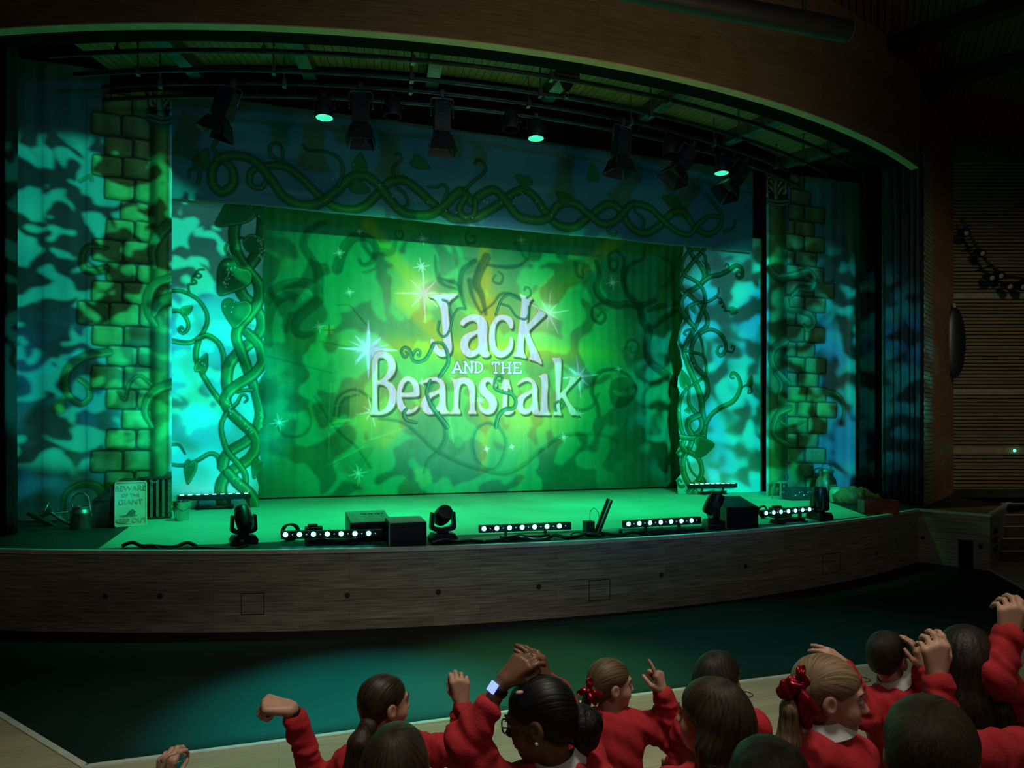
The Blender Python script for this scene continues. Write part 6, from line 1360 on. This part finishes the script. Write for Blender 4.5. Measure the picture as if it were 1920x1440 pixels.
    if hair == 'tied' and tail:
        T0 = np.array(tail[0][0]) - hc; dx, dy, dz = X - T0[0], Y - T0[1], Z - T0[2]
        a1, a2 = nrm(np.cross(nrm(T0), ez)), None; a2 = np.cross(nrm(T0), a1)
        ph = np.arctan2(dx * a1[0] + dy * a1[1] + dz * a1[2], dx * a2[0] + dy * a2[1] + dz * a2[2]); g.v += (.0004 * np.sin(ph * 44) * np.clip((dx ** 2 + dy ** 2 + dz ** 2) ** .5 / .05, 0, 1)).astype(np.float32)
    elif hair == 'long':
        ph = np.arctan2(Y + 0 * Z, X + 0 * Z); g.v += (.0008 * np.sin(ph * 34 + 3 * np.sin(9 * Z)) * np.clip(((X ** 2 + Y ** 2) ** .5 + 0 * Z) / .04, 0, 1)).astype(np.float32)
    else: g.ripple(.0009, 120, 3, 60)
    ho = g.build('hair', hairmat, body, org)
    strands(ho, org, hc, (np.array(tail[0][0]) - hc) if (hair == 'tied' and tail) else (up - f2 * .45), tail, s, hair == 'short')
    if eyes:
        for q in (-1, 1):
            for nm, c, rr_, m in (('eye', (q * .030, .0795, .005), .0118, EYEW), ('iris', (q * .030, .0865, .005), .0058, IRIS)):
                mb = MB(); mb.lathe([(max(0., math.sin(a)) * rr_ * s, -math.cos(a) * rr_ * s) for a in np.linspace(0, math.pi, 9)], Vector(H(*c) - org), 12)
                if nm == 'eye': eo = mb.build('eye', m, body)
                else: mb.build('iris', m, eo)
            mb = MB(); mb.tube(crom([H(q * .014, .093, .026) - org, H(q * .032, .090, .033) - org, H(q * .050, .076, .028) - org], 4), .0032 * s, 6); mb.build('eyebrow', BROW, body)
    if extra: extra(body, org, H, HR, A, hc, N)
    return body

def ball(name, c, r, m, body, n=12, sc=(1, 1, 1)):
    mb = MB(); mb.lathe([(max(0., math.sin(a)) * r, -math.cos(a) * r) for a in np.linspace(0, math.pi, 11)], (0, 0, 0), n)
    o = mb.build(name, m, body); o.location = tuple(c); o.scale = sc; return o
def ring(name, c, axis, R, r, m, body, wide=None):
    mb = MB(); x, y = mb.frame(axis); c = Vector(c); d = Vector(axis).normalized(); w_ = wide or r
    v, F = [], []; n_, k_ = 24, 8
    for i in range(n_):
        t = 2 * math.pi * i / n_; e = x * math.cos(t) + y * math.sin(t)
        for j in range(k_): a = 2 * math.pi * j / k_; v.append(c + e * (R + r * math.cos(a)) + d * (w_ * math.sin(a)))
    for i in range(n_):
        for j in range(k_): F.append((i * k_ + j, i * k_ + (j + 1) % k_, ((i + 1) % n_) * k_ + (j + 1) % k_, ((i + 1) % n_) * k_ + j))
    return add_obj(name, v, F, m, body)
def bow(body, org, c, right, up, back, k=1.0, tails=.13):
    g = Vox(c - .18, c + .18, .004); R = np.stack([right, back, up], 1)
    for q in (-1, 1):
        a = math.radians(28 * q); rr_ = right * math.cos(a) * q + up * (math.sin(a) * q); R2 = np.stack([rr_, back, np.cross(rr_, back)], 1)
        g.ell(c + rr_ * .045 * k, (.045 * k, .020 * k, .028 * k), R2, .004); g.ell(c + rr_ * .062 * k, (.022 * k, .011 * k, .012 * k), R2, .004, True)
        g.chain([c, c - up * tails * .5 * k + right * q * .020 * k + back * .015, c - up * tails * k + right * q * .034 * k + back * .01], [.010 * k, .020 * k, .022 * k], .004)
    g.ell(c + back * .008, (.015 * k, .018 * k, .017 * k), R, .004); g.ripple(.003, 110, 3)
    return g.build('hair_bow', seq, body, org)
BLACKR = mat('black_rubber', (.01, .01, .012), .5); SCREEN = mat('watch_screen', (.1, .12, .4), .2, emit=(.25, .35, 1.0), estr=1.6); SCRG = mat('watch_edge_glow', (.1, .4, .35), .2, emit=(.1, .9, .75), estr=1.6)

# ---- slumped sack by the right wing (grown the same way)
sp_ = np.array(on_z(1612, 943, SZ)) + np.array([.0, .10, 0]); g = Vox(sp_ - np.array([.75, .5, .05]), sp_ + np.array([.85, .5, .55]), .011)
g.ell(sp_ + np.array([-.12, 0, .10]), (.30, .22, .16), None, .05); g.ell(sp_ + np.array([-.06, .02, .15]), (.18, .15, .11), None, .06); g.ell(sp_ + np.array([.14, .05, .09]), (.20, .16, .10), None, .04); g.cap(sp_ + np.array([.10, 0, .10]), sp_ + np.array([.60, .04, .03]), .15, .05, .08); g.ripple(.022, 26, 5, 10); g.ripple(.012, 55, 6, 25)
sk = g.build('cloth_sack', mat('orange_sacking', (.40, .17, .06), .9, noise=.3, nscale=12), None, sp_); sk.location = tuple(sp_)
tag(sk, 'slumped orange brown sack lying between the stoneware jar and the blue curtain', 'sack')
sp_ = np.array(on_z(1583, 941, SZ)) + np.array([.0, -.06, 0]); g = Vox(sp_ - .45, sp_ + .45, .009)
for k in range(6): g.cap(sp_ + np.array([-.16 + .05 * k, -.02, .02]), sp_ + np.array([-.04 + .05 * k, .10, .17 + .012 * k]), .020, .026, .008)
g.cap(sp_ + np.array([.0, .10, .06]), sp_ + np.array([.16, .13, .12]), .07, .06, .03)
sk = g.build('ribbed_cloth', mat('ribbed_green', (.30, .42, .30), .85, noise=.2), None, sp_); sk.location = tuple(sp_); tag(sk, 'crumpled pale green ribbed cloth beside the stoneware jar', 'cloth')

# front row
def x2(b, org, H, HR, A, hc, N):
    a = next(q for q in A if q['side'] == 'L'); d = nrm(a['W'] - a['E']); ring('wrist_band', Vector(a['W'] - d * .014 - org), Vector(d), .0255, .0045, BLACKR, b, .011)
    ring('hair_tie', Vector(t2[0] - org), Vector(nrm(t2[1] - t2[0])), .017, .007, BLACKR, b)
h2 = (722, 1320, 2.75); t2 = [pt(697, 1352, 2.70), pt(690, 1362, 2.67), pt(676, 1395, 2.64), pt(664, 1450, 2.64), pt(662, 1500, 2.66)]
person('child with a brown ponytail raising a fist with black wrist band at left', h2, 52, 'tied', HB, neck=(716, 1392, 2.75), yaw=10, s=.96, shoulders=((655, 1432, 2.75), (778, 1402, 2.72)), tail=(t2, [.017, .032, .047, .046, .030]),
       arms=(dict(side='L', e=(594, 1475, 2.78), w=(548, 1330, 2.72), d=cv(-1, -.05, .22), n=cv(.0, .25, -1), pose=FIST, hs=1.28, cov=.87, ti=.8), dict(side='R', e=(872, 1412, 2.74), w=(866, 1318, 2.74), d=cv(-.10, .05, 1), n=cv(-.2, 1, 0), pose=GRIP, hs=1.0, cov=.86, ti=.6)), extra=x2, collar=False, h=.0048, lean=.03)
def x5(b, org, H, HR, A, hc, N): bow(b, org, pt(1103, 1293, 2.94), cv(.62, -.1, .78), cv(-.78, .0, .62), cv(-.25, -.95, 0), .60, .09)
t5 = [pt(1118, 1290, 2.98), pt(1104, 1300, 2.96), pt(1096, 1330, 2.96), pt(1094, 1380, 3.0)]
person('child with brown hair and a red sequinned bow pointing one finger up, back turned', (1146, 1284, 3.02), 76, 'tied', HM, neck=(1142, 1345, 3.02), yaw=25, s=.92, shoulders=((1098, 1362, 2.98), (1222, 1362, 3.02)), tail=(t5, [.014, .020, .022, .012]),
       arms=(dict(side='R', e=(1264, 1392, 3.0), w=(1242, 1298, 2.98), d=cv(-.22, .05, 1), n=cv(-.8, .5, 0), pose=POINT, hs=.98, cov=.96, ti=.7),), extra=x5, collar=False, h=.0048, sw=.16)
person('child with long dark hair, head just behind the long brown-haired child', (1350, 1274, 2.95), 54, 'long', HD, s=.95, yaw=12, neck=(1352, 1345, 2.95), collar=False, h=.006)
person('boy with short dark hair and a white collar, both hands raised beside his face', (1666, 1232, 3.15), 56, 'short', HD, s=.93, yaw=8, neck=(1680, 1285, 3.15), shoulders=((1628, 1322, 3.15), (1742, 1318, 3.15)),
       arms=(dict(side='L', e=(1622, 1345, 3.05), w=(1583, 1246, 3.05), d=cv(-.85, 0, .45), n=cv(.1, .7, -.7), pose=LOOSE, hs=.98, ti=.3), dict(side='R', e=(1752, 1345, 3.1), w=(1728, 1250, 3.05), d=cv(-.25, 0, 1), n=cv(-.7, .6, 0), pose=LOOSE, hs=.98)), h=.005)
# middle row
def x4(b, org, H, HR, A, hc, N):
    a = next(q for q in A if q['side'] == 'L'); d = nrm(a['W'] - a['E']); c = a['W'] - d * .03
    ring('watch_strap', Vector(c - org), Vector(d), .0245, .003, BLACKR, b, .011)
    o_ = nrm(cv(-.5, -.6, .45) - d * (cv(-.5, -.6, .45) @ d)); x_ = np.cross(d, o_); mb = MB(); cc = c + o_ * .028 - org
    for dd, nm, m, w1, w2 in ((0, 'watch_face', SCREEN, .012, .014),):
        v = [cc + d * (sx * w2) + x_ * (sy * w1) + o_ * z for z in (-.004, .005) for sx, sy in ((-1, -1), (1, -1), (1, 1), (-1, 1))]; mb.add(v, [(3, 2, 1, 0), (4, 5, 6, 7), (0, 1, 5, 4), (1, 2, 6, 5), (2, 3, 7, 6), (3, 0, 4, 7)])
    mb.build('watch_face', SCREEN, b)
    ring('hair_tie', Vector(t4[0] - org), Vector(nrm(t4[1] - t4[0])), .020, .008, mat('yellow_band', (.55, .50, .12), .6), b)
    mb = MB()
    for q in (-1, 1):
        mb.tube([H(q * .031 + .024 * math.cos(t), .102 - .004 * abs(math.cos(t)), .003 + .019 * math.sin(t)) - org for t in np.linspace(0, 6.28, 19)[:-1]], .0022, 6, True); mb.tube([H(q * .055, .098, .008) - org, H(q * .074, .05, .008) - org, H(q * .079, -.005, .006) - org], .0022, 6)
    mb.tube([H(-.008, .104, .008) - org, H(.008, .104, .008) - org], .002, 6); mb.build('glasses', BLACKR, b)
    for q in (-1, 1): ball('earring', H(q * .080, -.004, -.040) - org, .0055, mat('pearl', (.8, .75, .65), .2, coat=1), b)
    ball('hair_clip', H(-.052, .02, .098) - org, .014, mat('pink_clip', (.55, .30, .30), .3), b, 12, (1.0, .6, .4))
t4 = [pt(1074, 1338, 2.0), pt(1084, 1342, 2.0), pt(1096, 1358, 2.0), pt(1098, 1382, 2.0)]
person('child with a black bun, glasses and a glowing wrist watch, hands joined above the head', (1012, 1348, 1.98), -72, 'tied', HK, SKIN2, pitch=-14, s=.96, yaw=-8, neck=(1048, 1440, 2.0), shoulders=((935, 1475, 1.98), (1120, 1478, 2.0)), tail=(t4, [.020, .034, .050, .040]),
       arms=(dict(side='L', e=(872, 1392, 1.95), w=(946, 1276, 1.98), d=cv(.75, .1, .72), n=cv(.35, .75, -.5), pose=CURL, hs=.92, cov=.52), dict(side='R', e=(1072, 1352, 2.26), w=(1024, 1282, 2.06), d=cv(-.38, -.1, .95), n=cv(-.6, .6, -.2), pose=LOOSE, hs=.92, cov=.90)), extra=x4, h=.0045)
person('child with long brown hair hiding all but a pale cheek, below the dark-haired head', (1332, 1346, 2.12), -52, 'long', HB, s=.97, yaw=0, neck=(1345, 1440, 2.12), collar=False, h=.005)
def x8(b, org, H, HR, A, hc, N): bow(b, org, pt(1497, 1282, 2.06), cv(.35, -.2, .9), cv(-.30, .1, .95), cv(-.25, -.95, 0), .66, .15)
t8 = [pt(1508, 1276, 2.12), pt(1498, 1290, 2.10), pt(1486, 1330, 2.08), pt(1478, 1390, 2.08), pt(1474, 1450, 2.10), pt(1476, 1500, 2.12)]
person('child in profile with fair ponytail, large red sequinned bow and white collar', (1556, 1304, 2.18), 106, 'tied', HL, s=1.0, pitch=-4, yaw=35, neck=(1552, 1382, 2.18), shoulders=((1512, 1425, 2.10), (1606, 1422, 2.22)), tail=(t8, [.018, .028, .034, .034, .030, .022]), extra=x8, h=.0045)
t10 = [pt(1800, 1300, 2.28), pt(1805, 1350, 2.26), pt(1812, 1400, 2.26), pt(1818, 1450, 2.3)]
person('child with very long dark hair and one raised half open hand', (1812, 1240, 2.32), 33, 'long', HD, s=.96, yaw=0, neck=(1815, 1338, 2.32), shoulders=((1775, 1375, 2.32), (1880, 1372, 2.34)), tail=(t10, [.04, .045, .04, .03]),
       arms=(dict(side='L', e=(1772, 1372, 2.16), w=(1756, 1266, 2.18), d=cv(-.02, .05, 1), n=cv(.05, 1, .05), pose=CURL, hs=1.05, cov=.86, ti=.3),), collar=False, h=.005)
person('child at the right frame edge with one bent arm and a hand held high', (1985, 1228, 2.35), -10, 'short', HM, s=.96, yaw=-10, neck=(1985, 1320, 2.35), shoulders=((1925, 1338, 2.32), (2050, 1350, 2.35)),
       arms=(dict(side='L', e=(1864, 1268, 2.22), w=(1890, 1192, 2.25), d=cv(.18, .05, 1), n=cv(.1, 1, 0), pose=CURL, hs=1.05, cov=.95, ti=.2),), h=.005)
t3 = [pt(745, 1400, 2.0), pt(745, 1450, 1.98), pt(745, 1500, 1.98)]
person('child with loose dark brown hair seen only from the crown, below the ponytail', (745, 1434, 2.0), 4, 'long', HB, s=.95, yaw=0, collar=False, h=.007, eyes=False)
x1c = {}
person('child mostly below the frame at far left, only a hand holding a clear cup showing', (300, 1575, 2.25), 10, 'short', HM, s=.9, yaw=0, pel=.42,
       arms=(dict(side='L', e=(270, 1640, 2.35), w=(306, 1470, 2.36), d=cv(.12, .1, 1), n=cv(.35, .9, .0), pose=GRIP, hs=1.0, cov=.9, ti=.9),), h=.005, eyes=False, neck=(300, 1650, 2.25))
cupm = bpy.data.materials.new('clear_plastic'); cupm.use_nodes = True; b_ = cupm.node_tree.nodes['Principled BSDF']; b_.inputs['Transmission Weight'].default_value = 1; b_.inputs['Roughness'].default_value = .06; b_.inputs['IOR'].default_value = 1.2; b_.inputs['Base Color'].default_value = (.95, .98, .97, 1)
c = pt(326, 1446, 2.33); mb = MB(); mb.lathe([(.030, -.06), (.034, -.04), (.038, .035), (.040, .042), (.037, .042), (.032, -.038), (0, -.052)], tuple(c), 28)
tag(mb.build('plastic_cup', cupm), 'clear plastic cup held up in a hand at the bottom left', 'cup')
# back row
person('child whose red sleeve fills the bottom right corner beside the sandy haired boy', (1990, 1392, 1.75), 20, 'short', HD, s=.96, yaw=-5, neck=(1985, 1480, 1.75), shoulders=((1930, 1418, 1.74), (2070, 1480, 1.75)),
       arms=(dict(side='L', e=(1826, 1418, 1.66), w=(1838, 1540, 1.62), d=cv(.2, .6, -.7), n=cv(.6, .3, .2), pose=CURL, hs=1.0),), h=.007, eyes=False)
person('boy with short sandy hair seen from behind, at the bottom right of the picture', (1745, 1422, 1.38), 30, 'short', HS, s=.98, yaw=4, h=.006, eyes=False, hsoft=.9)
person('child with dark hair, just the crown showing at the bottom edge below the fair ponytail', (1440, 1490, 1.45), 0, 'short', HD, s=.95, yaw=0, h=.007, eyes=False)
# benches under the rows
bw = plank_mat('bench_wood', (.30, .20, .11), (.36, .25, .14), 1.5, .1, uv=False)
for y, z, l in ((2.55, 0, 'long wooden bench under the children of the front row'), (1.76, .23, 'long wooden bench under the children of the middle row'), (.98, .46, 'long wooden bench under the children of the back row')):
    t = thing('bench', l, 'bench', (2.2, y, z), 0, 'audience benches'); mb = MB(); mb.box((0, 0, .325), (6.4, .34, .04)); mb.build('seat', bw, t)
    for x in (-2.9, -1, 1, 2.9): mb = MB(); mb.box((x, 0, .152), (.06, .28, .305)); mb.build('leg', bw, t)
